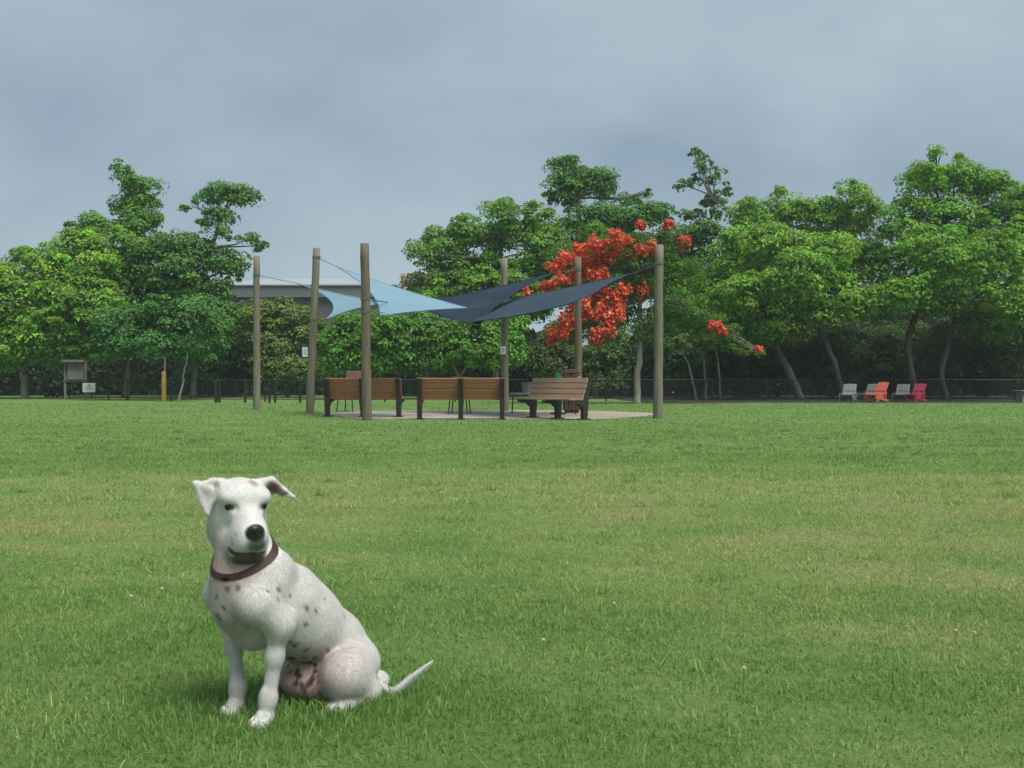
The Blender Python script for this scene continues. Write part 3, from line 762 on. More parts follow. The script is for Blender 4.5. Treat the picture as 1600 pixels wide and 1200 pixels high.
# ------------------------------------------------------------------ shade sails
def sail(name, label, corners, mat, cables, sag=(.1, .1, .1), group=None, bulge=0.0):
    """corners: three world points; edges curve inwards"""
    A, B, C = [Vector(c) for c in corners]
    cen = (A + B + C) / 3
    n = 18
    V = []; idx = {}
    for i in range(n + 1):
        for j in range(n + 1 - i):
            k = n - i - j
            a, b, c = i / n, j / n, k / n
            p = A * a + B * b + C * c
            # transfinite pull from the three edges
            off = Vector((0, 0, 0))
            for (P, Q, u, v, w, sg) in ((A, B, a, b, c, sag[0]), (B, C, b, c, a, sag[1]), (C, A, c, a, b, sag[2])):
                s_ = u + v
                if s_ > 1e-6:
                    t = v / s_
                    hump = 6.75 * t * (1 - t) ** 2 if sg < -.5 else 4 * t * (1 - t)
                    off += ((cen - (P + Q) / 2) * sg * 3 * hump) * (s_ ** 2) * (1 - w)
            p = p + off + Vector((0, 0, bulge * 27 * a * b * c))
            idx[(i, j)] = len(V); V.append(p)
    base = cen.copy(); base = Vector((cen.x, cen.y, cen.z))
    root = empty(name, base); tag(root, label, 'shade sail', group)
    Fc = []
    for i in range(n):
        for j in range(n - i):
            Fc.append((idx[(i, j)], idx[(i + 1, j)], idx[(i, j + 1)]))
            if j < n - i - 1: Fc.append((idx[(i + 1, j)], idx[(i + 1, j + 1)], idx[(i, j + 1)]))
    VV = [v - base for v in V]
    o = np_mesh('cloth', np.array([tuple(v) for v in VV]), np.array(Fc), mat, root, smooth=True)
    # hem: a rolled edge all round
    edge = [idx[(n - t, t)] for t in range(n + 1)] + [idx[(0, n - t)] for t in range(1, n + 1)] + [idx[(t, 0)] for t in range(1, n)]
    m = MB(); P = [VV[e] for e in edge] + [VV[edge[0]]]
    m.tube(P, .014, 6, cap=False); m.build('hem', mat, root, smooth=True)
    for ci, tgt in cables:
        c0 = (A, B, C)[ci] - base
        m = MB(); m.tube([c0, Vector(tgt) - base], .008, 6); m.build('cable', M['cable'], root)
    return root
sail('shade_sail', 'small light blue shade sail stretched behind the leaning post',
     (at(466, 443, 27.8), at(509, 499, 23.6), at(606, 473, 23.2)), M['sail_light'], [(0, post_pt(1, 430)), (1, post_pt(2, 500)), (2, post_pt(3, 465))], sag=(.28, .05, .06))
sail('shade_sail', 'pointed light blue shade sail reaching right from the front post',
     (at(527, 417, 27.0), at(594, 493, 21.9), at(729, 481, 23.5)), M['sail_light'], [(0, post_pt(2, 402)), (1, post_pt(3, 488)), (2, post_pt(6, 470))], sag=(.12, .02, .06))
sail('shade_sail', 'dark navy shade sail slung behind the blue one, rising to the flowers',
     (at(650, 474, 26.5), at(866, 426, 28.4), at(750, 507, 25.4)), M['sail_navy'], [(0, post_pt(3, 470)), (1, post_pt(5, 421)), (2, post_pt(3, 492))], sag=(.06, .12, -.05))
sail('shade_sail', 'slate blue shade sail swept up toward the thick post',
     (at(738, 503, 25.2), at(995, 425, 23.9), at(795, 468, 28.4)), M['sail_slate'], [(0, post_pt(3, 486)), (1, post_pt(4, 412)), (2, post_pt(6, 462))], sag=(-.75, .06, .0))

for k_, y_ in ((1, 430), (2, 402), (2, 500), (3, 467), (3, 488), (4, 412), (5, 421), (6, 466)): ring(k_, y_)

# ------------------------------------------------------------------ benches
def bench(label, loc, rz, length, slat_mat):
    """local: +y is the way a sitter faces"""
    root = empty('park_bench', loc, rz); tag(root, label, 'bench', 'slatted park benches on the sand pad')
    prof = [(-.045, 0), (.065, 0), (.07, .24), (.20, .335), (.43, .36), (.43, .405), (.075, .415), (-.085, .885), (-.185, .885), (-.075, .45), (-.07, .30)]
    for s_ in (-1, 0, 1):
        x = s_ * (length / 2 - .06)
        m = MB(); m.prism(prof, x - .05, x + .05, lambda t, u, v: (t, u, v)); m.build('leg', M['cast'], root)
        m = MB(); m.box((x, .02, .012), (.16, .26, .024)); m.build('foot_plate', M['cast'], root)
    for i in range(4):
        m = MB(); m.box((0, .125 + i * .097, .432 + .003 * (i % 2)), (length, .088, .036), bev=.006); m.build('seat_slat', slat_mat, root)
    ang = math.atan2(.16, .47)
    for i in range(4):
        u = .06 + i * .118
        c = (0, .075 - .16 / .47 * u + .028, .425 + u)
        m = MB(); m.box(c, (length, .034, .111), Matrix.Rotation(ang, 3, 'X'), bev=.006); m.build('back_slat', slat_mat, root)
    return root
bench('brown slatted bench seen from behind, with the front post before it', (gx(567, 23.6), 23.6, .004), R(-6), 1.80, M['slat'])
bench('brown slatted bench seen from behind with the maroon chair beyond it', (gx(720, 22.1), 22.1, .004), R(0), 1.90, M['slat'])
bench('pale brown slatted bench turned to show its seat, in front of the brown bin', (gx(872, 22.6), 22.6, .004), R(128), 1.85, M['slat_skylit'])

# ------------------------------------------------------------------ small furniture on the pad
def side_chair(label, loc, rz, mat, backh=.88):
    root = empty('plastic_chair', loc, rz); tag(root, label, 'chair')
    m = MB(); m.box((0, 0, .43), (.46, .44, .035), bev=.012); m.build('seat', mat, root)
    V = MB(); V.box((0, -.23, .43 + (backh - .43) / 2 + .03), (.46, .03, backh - .46), Matrix.Rotation(R(9), 3, 'X'), bev=.012); V.build('backrest', mat, root)
    for sx in (-1, 1):
        for sy in (-1, 1):
            m = MB(); m.tube([(sx * .24, sy * .23, 0), (sx * .20, sy * .19, .43)], .016, 8); m.build('leg', M['cast'], root)
        m = MB(); m.tube([(sx * .23, -.2, .62), (sx * .25, .0, .64), (sx * .24, .18, .62), (sx * .21, .19, .43)], .016, 8); m.build('armrest', mat, root)
    return root
side_chair('maroon plastic chair with thin dark legs behind the middle bench', (gx(718, 25.6), 25.6, .004), R(172), M['maroon_plastic'], .93)
side_chair('salmon brown plastic chair behind the bench next to the framed notice', (gx(545, 27.5), 27.5, .004), R(160), M['salmon_plastic'], 1.08)
# low grey table
t = empty('low_table', (gx(818, 26.8), 26.8, .004)); tag(t, 'low grey metal table beside the turned bench', 'table')
m = MB(); m.box((0, 0, .49), (.72, .6, .05), bev=.01); m.build('table_top', M['grey_metal'], t)
for sx in (-1, 1):
    for sy in (-1, 1):
        m = MB(); m.tube([(sx * .3, sy * .24, 0), (sx * .27, sy * .2, .465)], .018, 8); m.build('leg', M['cast'], t)
bx = empty('storage_tub', (gx(824, 26.9), 26.9, .52)); tag(bx, 'pale grey tub standing on the low grey table', 'tub')
m = MB(); m.tube([(0, 0, 0), (0, 0, .25), (0, 0, .25), (0, 0, .275)], [.12, .15, .16, .16], 14); m.build('body', M['grey_plastic'], bx)
m = MB(); m.tube([(-.15, 0, .25), (-.1, 0, .36), (.1, 0, .36), (.15, 0, .25)], .008, 6); m.build('handle', M['cast'], bx)
# pedestal table + green jug
t = empty('pedestal_table', (gx(872, 25.4), 25.4, .004)); tag(t, 'round dark pedestal table behind the turned bench', 'table')
m = MB(); m.tube([(0, 0, .79), (0, 0, .82)], .26, 20); m.build('table_top', M['board_dark'], t)
m = MB(); m.tube([(0, 0, 0), (0, 0, .03), (0, 0, .05), (0, 0, .79)], [.2, .2, .04, .04], 12); m.build('pedestal', M['cast'], t)
j = empty('water_jug', (gx(871, 25.3), 25.3, .825)); tag(j, 'bright green water jug standing above the turned bench', 'jug')
m = MB(); m.tube([(0, 0, 0), (0, 0, .02), (0, 0, .16), (0, 0, .19), (0, 0, .205)], [.06, .072, .072, .06, .035], 16); m.build('body', M['green_plastic'], j, True)
m = MB(); m.tube([(0, 0, .205), (0, 0, .245)], .033, 12); m.build('cap', M['green_plastic'], j)
m = MB(); m.tube([(.06, 0, .16), (.10, 0, .18), (.105, 0, .27), (.09, 0, .28)], .009, 8); m.build('spout', M['green_plastic'], j)
# brown bin
bn = empty('litter_bin', (gx(893, 26.6), 26.6, .004)); tag(bn, 'square brown litter bin behind the turned bench next to the post', 'bin')
m = MB(); m.box((0, 0, .03), (.36, .36, .06)); m.build('plinth', M['cast'], bn)
for s_ in range(4):
    a = s_ * math.pi / 2
    for k in range(4):
        rot = Matrix.Rotation(a, 3, 'Z')
        c = rot @ Vector(((k - 1.5) * .098, -.2, .52))
        m = MB(); m.box(c, (.09, .03, .90), rot, bev=.006); m.build('slat', M['brown_bin'], bn)
m = MB(); m.box((0, 0, 1.05), (.46, .46, .06), bev=.015); m.box((0, 0, 1.1), (.34, .34, .05), bev=.015); m.build('lid', M['brown_bin'], bn)
m = MB(); m.box((0, 0, .52), (.34, .34, .88)); m.build('liner', M['black_plastic'], bn)
# paper cup on top slat region of bench: small pale cup on bin side table
c = empty('paper_cup', (gx(904, 25.4), 25.4, .825)); 
tag(c, 'small pinkish paper cup by the post behind the turned bench', 'cup')
m = MB(); m.tube([(0, 0, 0), (0, 0, .10)], [.032, .043], 14); m.build('body', M['cream'], c)
m = MB(); m.tube([(0, 0, .10), (0, 0, .115)], .046, 14); m.build('lid', M['white_paper'], c)
t = empty('side_stand', (gx(904, 25.4), 25.4, .004)); tag(t, 'narrow dark stand carrying the pinkish cup', 'stand')
m = MB(); m.box((0, 0, .81), (.2, .2, .02)); m.build('stand_top', M['board_dark'], t)
for sx in (-1, 1):
    for sy in (-1, 1):
        m = MB(); m.box((sx * .08, sy * .08, .40), (.022, .022, .80)); m.build('leg', M['cast'], t)

# ------------------------------------------------------------------ wire fences
def fence(label, pts, h=.82, low=.10, seed=0):
    P = [Vector((x, y, 0)) for x, y in pts]
    b = P[0].copy(); root = empty('chain_link_fence', b); tag(root, label, 'fence', None)
    for i in range(len(P) - 1):
        A = P[i] - b; B = P[i + 1] - b; d = B - A; L = d.length; u = d.normalized()
        np_ = max(1, round(L / 2.6))
        for k in range(np_ + (1 if i == len(P) - 2 else 0)):
            q = A + u * (L * k / np_)
            m = MB(); m.tube([q + Vector((0, 0, -.1)), q + Vector((0, 0, h + .03))], .030, 8); m.build('fence_post', M['black_metal'], root)
        m = MB(); m.tube([A + Vector((0, 0, h)), B + Vector((0, 0, h))], .022, 6); m.build('top_rail', M['black_metal'], root)
        m = MB(); m.tube([A + Vector((0, 0, low)), B + Vector((0, 0, low))], .012, 6); m.build('bottom_rail', M['black_metal'], root)
        # woven wires
        sp = .075; hh = h - low - .02; n = int(L / sp); w = .0042
        VV = []; FF = []
        side = Vector((-u.y, u.x, 0))
        for sg, offy in ((1, -.006), (-1, .006)):
            t = np.arange(-int(hh / sp), n) * sp if sg > 0 else np.arange(0, n + int(hh / sp)) * sp
            for s0 in t:
                # line from (s0, 0) to (s0 + sg*hh, hh), clipped to 0..L
                za, zb = 0.0, hh
                xa, xb = s0, s0 + sg * hh
                if xa < 0: za = -xa; xa = 0.0
                if xa > L: za = xa - L; xa = L
                if xb > L: zb = hh - (xb - L); xb = L
                if xb < 0: zb = hh + xb; xb = 0.0
                if zb - za < .02: continue
                a = A + u * xa + side * offy + Vector((0, 0, low + .01 + za)); c = A + u * xb + side * offy + Vector((0, 0, low + .01 + zb))
                k = len(VV)
                ex = u * w
                VV += [a - ex, a + ex, c + ex, c - ex]
                FF += [(k, k + 1, k + 2, k + 3)]
        np_mesh('wire_mesh', np.array([tuple(v) for v in VV]), np.array(FF), M['wire'], root)
    return root
fence('black wire mesh fence running from the parked car toward the benches', [(-34, 62), (-19.5, 47.5), (-16.0, 42.6), (-11.6, 40.3), (-7.6, 39.3), (0.5, 39.8)], h=.86)
fence('black wire mesh fence behind the lounge chairs under the shade trees', [(1.6, 40.4), (6.0, 42.3), (13.0, 43.2), (24.0, 43.2)], h=.86)
def gate_post(px, D, label):
    b = empty('gate_post', (gx(px, D), D, 0)); tag(b, label, 'post', 'short black gate posts in front of the wire fence')
    m = MB(); m.tube([(0, 0, -.1), (0, 0, .80)], .045, 10); m.build('shaft', M['black_metal'], b)
    m = MB(); m.tube([(0, 0, .80), (0, 0, .83), (0, 0, .86)], [.052, .052, .015], 10); m.build('cap', M['black_metal'], b)
for px in (337, 343, 421, 430, 383, 469):
    gate_post(px, 38.4, 'short black gate post in front of the wire fence')

# white sign on fence
sg = empty('fence_sign', at(139, 613, 44.6)); tag(sg, 'white rectangular sign with faint lettering hung on the wire fence', 'sign')
m = MB(); m.box((0, 0, .2), (.56, .02, .40), bev=.008); sb_ = m.build('panel', M['white_paper'], sg)
m = MB()
m.box((0, -.0125, .31), (.10, .004, .07))
for i, wdt in enumerate((.30, .36, .26)): m.box((0, -.0125, .23 - i * .045), (wdt, .004, .016))
m.build('print', M['ink'], sg)
for sx in (-1, 1):
    m = MB(); m.box((sx * .23, .02, .39), (.02, .05, .02)); m.build('clip', M['cable'], sg)

# notice board
nD = 44.8
nb = empty('notice_board', (gx(116, nD), nD, 0)); tag(nb, 'grey planked notice board with small roof behind the white fence sign', 'notice board')
z0 = at(0, 593, nD).z; z1 = at(0, 568, nD).z
for px in (101, 133):
    m = MB(); m.box((gx(px, nD) - nb.location.x, .06, (z1 + .10) / 2), (.08, .08, z1 + .10)); m.build('post', M['board'], nb)
for k in range(6):
    x = gx(106 + (k + .5) * 4.1, nD) - nb.location.x
    m = MB(); m.box((x, -.02 + .006 * (k % 2), (z0 + z1) / 2), (.122, .03, z1 - z0), bev=.004); m.build('plank', M['board'], nb)
for s_ in (-1, 1):
    m = MB(); m.box((0, s_ * .11, z1 + .10), (.98, .26, .03), Matrix.Rotation(R(-24 * s_), 3, 'X')); m.build('roof_board', M['board_dark'], nb)
m = MB(); m.box((0, .03, z0 - .06), (1.06, .07, .08)); m.build('rail', M['board_dark'], nb)

# garden cart next to the board
ct = empty('garden_cart', (gx(86, 52), 52, 0)); tag(ct, 'low black garden cart on wheels beside the notice board', 'cart')
m = MB(); m.add([(-.38, -.25, .22), (.38, -.25, .22), (.38, .25, .22), (-.38, .25, .22), (-.5, -.33, .50), (.5, -.33, .50), (.5, .33, .50), (-.5, .33, .50)],
                [(0, 3, 2, 1), (0, 1, 5, 4), (1, 2, 6, 5), (2, 3, 7, 6), (3, 0, 4, 7)]); m.build('tray', M['black_plastic'], ct)
for sx in (-1, 1):
    for sy in (-1, 1):
        m = MB(); m.tube([(sx * .28, sy * .30, .14), (sx * .28, sy * .38, .14)], .14, 16); w = m.build('wheel', M['tyre'], ct)
        m = MB(); m.tube([(sx * .28, sy * .375, .14), (sx * .28, sy * .387, .14)], .06, 12); m.build('hub', M['rim'], w)
m = MB(); m.tube([(-.5, 0, .24), (-.85, 0, .62)], .018, 8); m.tube([(-.85, -.14, .62), (-.85, .14, .62)], .018, 8); m.build('handle', M['black_metal'], ct)

# yellow post
yp = empty('yellow_post', (gx(256, 41.0), 41.0, 0)); tag(yp, 'yellow sleeved post beside the thin leaning sapling', 'post')
m = MB(); m.tube([(0, 0, -.1), (0, 0, .02), (0, 0, 1.14), (0, 0, 1.20)], [.095, .095, .09, .06], 12); m.build('sleeve', M['yellow'], yp)
m = MB(); m.tube([(.035, 0, 1.1), (.05, 0, 1.75)], [.035, .03], 10); m.build('pole', M['pole'], yp)

# parked car at far left, seen side on
cD = 66.0
car = empty('parked_car', (gx(-14, cD), cD, 0), 0); tag(car, 'dark parked car with a white side stripe beyond the fence', 'car')
body = [(-2.2, .30), (-2.25, .62), (-2.1, .80), (-1.2, .88), (-.55, 1.30), (.75, 1.33), (1.45, .92), (2.05, .84), (2.25, .60), (2.2, .30)]
m = MB(); m.prism(body, -.85, .85, lambda t, u, v: (u, t * (1 if v < .9 else .82), v)); m.build('body', M['car_paint'], car)
for pts_ in ([(-.98, .93), (-.5, 1.24), (.08, 1.26), (.08, .93)], [(.16, .93), (.16, 1.26), (.72, 1.26), (1.26, .95)]):
    m = MB(); m.prism(pts_, -.86, -.70, lambda t, u, v: (u, t * (1.0 - .17 * max(0, min(1, (v - .88) / .05))) - .012, v)); m.build('side_window', M['glass'], car)
m = MB(); m.box((0, -.862, .55), (4.1, .02, .13), bev=.006); m.build('side_stripe', M['white_paint'], car)
for sx in (-1.38, 1.38):
    for sy in (-1, 1):
        m = MB(); m.tube([(sx, sy * .66, .31), (sx, sy * .875, .31)], .31, 20); w = m.build('wheel', M['tyre'], car)
        m = MB(); m.tube([(sx, sy * .87, .31), (sx, sy * .89, .31)], .19, 16); m.build('rim', M['rim'], w)
for sy in (-1, 1):
    m = MB(); m.box((2.2, sy * .6, .68), (.12, .34, .12), bev=.02); m.build('headlight', M['white_paper'], car)
    m = MB(); m.box((-2.2, sy * .6, .70), (.12, .34, .12), bev=.02); m.build('tail_light', M['crimson_plastic'], car)
m = MB(); m.box((-.3, -.875, .82), (.18, .02, .03)); m.build('door_handle', M['rim'], car)

# ------------------------------------------------------------------ lounge chairs at the tree edge
def lounge(label, px, D, rz, mat, hgt=1.0):
    root = empty('garden_lounge_chair', (gx(px, D), D, .004), rz); root.scale = (.86, .86, .86); tag(root, label, 'lounge chair', 'coloured slatted lounge chairs in front of the shade trees')
    lean = R(32); L = .80 * hgt
    for k in range(5):
        x = (k - 2) * .115
        c = (x, -.10 - math.sin(lean) * L / 2, .17 + math.cos(lean) * L / 2)
        m = MB(); m.box(c, (.105, .022, L - .02 * abs(k - 2)), Matrix.Rotation(lean, 3, 'X'), bev=.006); m.build('back_slat', mat, root)
    for k in range(5):
        y = -.06 + k * .105
        m = MB(); m.box((0, y, .20 + .03 * k), (.56, .095, .022), Matrix.Rotation(R(14), 3, 'X'), bev=.006); m.build('seat_slat', mat, root)
    for sx in (-1, 1):
        m = MB(); m.box((sx * .31, .08, .38), (.055, .58, .02), bev=.006); m.build('armrest', mat, root)
        m = MB(); m.box((sx * .30, .34, .185), (.028, .07, .37)); m.build('leg', mat, root)
        m = MB(); m.box((sx * .27, -.03, .16), (.028, .95, .10), Matrix.Rotation(R(11), 3, 'X')); m.build('leg', mat, root)
        m = MB(); m.box((sx * .30, -.27, .32), (.026, .06, .30), Matrix.Rotation(R(20), 3, 'X')); m.build('brace', mat, root)
    m = MB(); m.box((0, -.30, .50), (.60, .05, .025)); m.build('cross_bar', mat, root)
    return root
lounge('pale grey slatted lounge chair standing alone beside the bowed tree trunk', 1325, 39.6, R(150), M['grey_plastic'], .96)
lounge('taupe slatted lounge chair half hidden by the orange one', 1356, 39.9, R(130), M['taupe_plastic'], .96)
lounge('orange slatted lounge chair', 1369, 39.2, R(124), M['orange_plastic'], 1.08)
lounge('slate grey slatted lounge chair next to the crimson one', 1408, 39.7, R(146), M['slate_plastic'], .94)
lounge('crimson slatted lounge chair at the end of the row', 1429, 39.3, R(126), M['crimson_plastic'], .98)
# grey table at the right edge
t = empty('picnic_table', (gx(1606, 39.4), 39.4, .004), R(8)); tag(t, 'pale grey outdoor table at the end of the tree line', 'table')
for k in range(5):
    m = MB(); m.box((0, (k - 2) * .14, .44), (.95, .13, .035), bev=.006); m.build('top_plank', M['grey_plastic'], t)
for sx in (-1, 1):
    m = MB(); m.box((sx * .30, 0, .21), (.12, .40, .42)); m.build('leg', M['concrete'], t)
    m = MB(); m.box((sx * .30, 0, .405), (.08, .6, .03)); m.build('batten', M['concrete'], t)

# ------------------------------------------------------------------ clover heads
cl_me = None
for i, (px, py) in enumerate([(848, 1030), (205, 957), (252, 945), (1495, 1013), (1524, 1014), (1582, 930), (1162, 1078), (960, 965)]):
    Y = gy(py); rr = random.Random(i)
    root = empty('clover_flower', (gx(px, Y), Y, 0), rr.uniform(0, 6)); tag(root, 'tiny white clover flower in the grass', 'flower', 'clover flowers dotted in the lawn')
    h = .045 + rr.uniform(0, .012)
    m = MB(); m.tube([(0, 0, -.01), (.003, 0, h * .5), (0, .002, h)], .0012, 5); m.build('stem', M['lawn'], root)
    m = MB()
    for k in range(26):
        z_ = 1 - 2 * (k + .5) / 26 * .8; a = k * 2.4; q = math.sqrt(max(0, 1 - z_ * z_))
        d = Vector((math.cos(a) * q, math.sin(a) * q, z_)); c0 = Vector((0, .002, h + .004))
        m.tube([c0 + d * .0015, c0 + d * .0060], [.0009, .0017], 4)
    m.build('flower_head', M['clover'], root)

# ------------------------------------------------------------------ moist air over the field
m_, t_, o_ = new_mat('haze')
pv = t_.nodes.new('ShaderNodeVolumePrincipled'); pv.inputs['Color'].default_value = (.82, .88, .92, 1); pv.inputs['Density'].default_value = .0008; pv.inputs['Anisotropy'].default_value = .2
t_.links.new(pv.outputs[0], o_.inputs['Volume'])
hb = MB(); hb.box((0, 90, 9), (260, 200, 20)); tag(hb.build('haze', m_), kind='stuff')

# ------------------------------------------------------------------ dog
# built as one implicit surface (blended limbs) in a local frame: +x forward, +y its left, z up
DS = 0.82                                   # design units -> metres
DOG_LOC = (-.673, 2.595, -.006); DOG_RZ = R(225)
hC = np.array([.020, -.002, .660])           # skull centre
hyaw, hpitch = R(76), R(9)
hR = np.array(Matrix.Rotation(hyaw, 3, 'Z') @ Matrix.Rotation(hpitch, 3, 'Y') @ Matrix.Rotation(R(-2.5), 3, 'X'))
def HP(u, v, w): return hC + hR @ np.array([u, v, w])
I3 = np.eye(3)
prims = []                                  # (kind, params, blend, op)
def cone(a, ra, b, rb, k=.03, op='u'): prims.append(('c', (np.array(a, float), ra, np.array(b, float), rb), k, op))
def ell(c, r, k=.03, rot=I3, op='u'): prims.append(('e', (np.array(c, float), np.array(r, float), np.array(rot, float)), k, op))
def tri(a, b, c, r, k=.012): prims.append(('t', (np.array(a, float), np.array(b, float), np.array(c, float), r), k, 'u'))
def hcone(a, ra, b, rb, k=.02, op='u'): cone(HP(*a), ra, HP(*b), rb, k, op)
def hell(c, r, k=.02, op='u', rot=None): ell(HP(*c), r, k, hR if rot is None else hR @ rot, op)
# trunk
cone((-.040, 0, .382), .118, (-.125, 0, .330), .125, .04)
cone((-.125, 0, .330), .125, (-.20, 0, .268), .118, .04)
cone((-.20, 0, .265), .118, (-.315, 0, .172), .102, .04)
cone((-.315, 0, .172), .102, (-.395, 0, .098), .084, .04)
ell((-.020, 0, .318), (.082, .074, .112), .035)              # brisket
ell((.045, 0, .370), (.068, .072, .090), .035)               # fore chest
cone((-.022, -.004, .43), .110, (.014, -.008, .570), .073, .045)  # neck
cone((.035, .012, .45), .078, (.034, .022, .55), .058, .04)   # throat
# shoulders and fore legs
for s_, el_, wr, pw in ((1, (-.038, .124, .305), (-.012, .108, .085), (.004, .108)), (-1, (-.012, -.128, .300), (-.006, -.058, .085), (.012, -.050))):
    cone((-.055, s_ * .056, .452), .066 if s_ > 0 else .072, (.024, s_ * .092, .375), .062, .032)
    cone((.018, s_ * .104, .365), .057, el_, .047, .020)
    mid_ = tuple(np.array(el_) * .55 + np.array(wr) * .45)
    cone(el_, .0345, mid_, .0230, .025)
    cone(mid_, .0230, wr, .0185, .025)
    ell((el_[0] - .030, el_[1], el_[2] + .008), (.024, .020, .026), .02)     # point of elbow
    cone(wr, .0195, (wr[0] + .010, wr[1], .042), .0200, .02)
    ell((wr[0] + .006, wr[1], .080), (.0170, .0195, .030), .025)
    pr = np.array(Matrix.Rotation(R(28), 3, 'Z'))
    ell((pw[0], pw[1], .026), (.035, .027, .023), .012, pr)
    for t_, (tx, ty) in enumerate(((.030, -.020), (.042, -.007), (.042, .008), (.030, .021))):
        q_ = pr @ np.array([tx, ty, 0]); ell((pw[0] + q_[0], pw[1] + q_[1], .019), (.020, .0090, .0165), .004, pr)
# hind quarters
for s_ in (1, -1):
    cone((-.355, s_ * .075, .115), .082, (-.262, s_ * .145, .110), .074, .028)
    cone((-.262, s_ * .145, .100), .066, (-.345, s_ * .152, .045), .042, .025)
    cone((-.355, s_ * .152, .036), .032, (-.255, s_ * .162, .024), .026, .02)
    ell((-.250, s_ * .164, .024), (.042, .033, .024), .018)
    for tx, ty in ((.032, -.024), (.043, -.008), (.043, .009), (.032, .025)):
        ell((-.250 + tx, s_ * .164 + ty, .019), (.021, .0100, .017), .005)
ell((-.250, .00, .072), (.110, .125, .064), .04)               # groin
# tail, curled round to its left on the grass, tip raised
def wl(X, Y, z):                            # world metres -> design coordinates
    dx, dy = (X - DOG_LOC[0]) / DS, (Y - DOG_LOC[1]) / DS
    c, s = math.cos(DOG_RZ), math.sin(DOG_RZ)
    return (c * dx + s * dy, -s * dx + c * dy, z / DS)
tl = [(-.445, .015, .04), (-.485, .05, .030), wl(-.355, 2.79, .020), wl(-.318, 2.75, .018), wl(-.272, 2.745, .056), wl(-.212, 2.74, .104)]
trd = [.032, .023, .0145, .0125, .0105, .003]
tq = []
for i in range(5):
    P0, P1, P2, P3 = [np.array(tl[max(0, min(5, i + k))]) for k in (-1, 0, 1, 2)]
    for t in (np.arange(5) / 5 if i < 4 else np.arange(6) / 5):
        tq.append((.5 * (2 * P1 + (P2 - P0) * t + (2 * P0 - 5 * P1 + 4 * P2 - P3) * t ** 2 + (3 * P1 - P0 - 3 * P2 + P3) * t ** 3), trd[i] + (trd[i + 1] - trd[i]) * t))
for (p, ra), (q, rb) in zip(tq[:-1], tq[1:]): cone(p, ra, q, rb, .002)
NB = len(prims)
# head
hell((-.012, 0, .012), (.088, .080, .066), .03)
hell((.018, 0, .036), (.058, .072, .036), .03)               # forehead
for s_ in (1, -1):
    hell((-.004, s_ * .046, -.036), (.046, .033, .056), .024)   # cheek muscle
    hell((.046, s_ * .042, .038), (.024, .028, .014), .03)    # brow
    hell((.112, s_ * .027, -.074), (.052, .029, .045), .012)   # lip
    hell((.082, s_ * .036, -.084), (.036, .022, .036), .012)   # corner flews
hcone((.050, 0, -.016), .050, (.122, 0, -.036), .040, .026)    # muzzle bridge
hell((.150, 0, -.062), (.027, .038, .041), .015)
hell((.164, 0, -.037), (.018, .0275, .0230), .006)           # nose
hcone((.030, .016, -.100), .052, (.106, .022, -.112), .036, .014)
hcone((.030, -.016, -.100), .052, (.106, -.022, -.112), .036, .014)   # lower jaw
hcone((-.05, 0, -.03), .075, (-.06, 0, -.09), .078, .04)      # nape joins neck
for s_ in (1, -1):
    hell((.0865, s_ * .051, .012), (.015, .017, .0125), .012, 's')        # eye socket
    hell((.1815, s_ * .0115, -.039), (.0075, .0058, .0048), .003, 's')    # nostril
    hcone((.166, s_ * .008, -.104), .0035, (.130, s_ * .044, -.112), .0055, .006, 's')   # mouth line
    hcone((.130, s_ * .044, -.112), .0055, (.108, s_ * .054, -.108), .0055, .006, 's')
hcone((.178, 0, -.062), .0022, (.170, 0, -.100), .0022, .004, 's')         # groove under the nose
# ears
def HT(a, b, c, r, k=.012): tri(HP(*a), HP(*b), HP(*c), r, k)
HT((-.010, -.050, .066), (-.030, -.074, .034), (-.008, -.092, .076), .0075, .02)
HT((-.008, -.060, .076), (-.010, -.140, .066), (.004, -.088, .040), .0055)
HT((-.010, -.140, .066), (.012, -.080, .046), (.016, -.104, -.020), .0050)
HT((-.010, -.140, .066), (.006, -.122, .008), (.016, -.104, -.020), .0045)
HT((-.006, .046, .068), (-.028, .074, .034), (-.012, .092, .072), .0075, .02)
HT((-.012, .062, .074), (-.010, .096, .078), (-.022, .100, .034), .0055)
HT((-.010, .096, .077), (-.022, .094, .030), (.014, .134, .046), .0050)
HT((-.010, .096, .077), (.020, .164, .026), (.000, .128, .030), .0045)

def sd(kind, p, P):
    if kind == 'c':
        a, ra, b, rb = p; ba = b - a; t = np.clip(((P - a) @ ba) / (ba @ ba + 1e-12), 0, 1)
        return np.linalg.norm(P - a - t[..., None] * ba, axis=-1) - (ra + (rb - ra) * t)
    if kind == 'e':
        c, r, rot = p; q = (P - c) @ rot
        k0 = np.linalg.norm(q / r, axis=-1); k1 = np.linalg.norm(q / (r * r), axis=-1) + 1e-9
        return k0 * (k0 - 1) / k1
    a, b, c, r = p
    ba, cb, ac = b - a, c - b, a - c; n = np.cross(ba, ac)
    pa, pb, pc = P - a, P - b, P - c
    sg = np.sign(pa @ np.cross(ba, n)) + np.sign(pb @ np.cross(cb, n)) + np.sign(pc @ np.cross(ac, n))
    def seg(q, e):
        t = np.clip((q @ e) / (e @ e), 0, 1); return ((q - t[..., None] * e) ** 2).sum(-1)
    d2 = np.where(sg < 2, np.minimum(np.minimum(seg(pa, ba), seg(pb, cb)), seg(pc, ac)), (pa @ n) ** 2 / (n @ n))
    return np.sqrt(d2) - r
def pbox(kind, p):
    if kind == 'c':
        a, ra, b, rb = p; r = max(ra, rb); return np.minimum(a, b) - r, np.maximum(a, b) + r
    if kind == 'e':
        c, r, _ = p; r = r.max(); return c - r, c + r
    a, b, c, r = p; q = np.stack([a, b, c]); return q.min(0) - r, q.max(0) + r
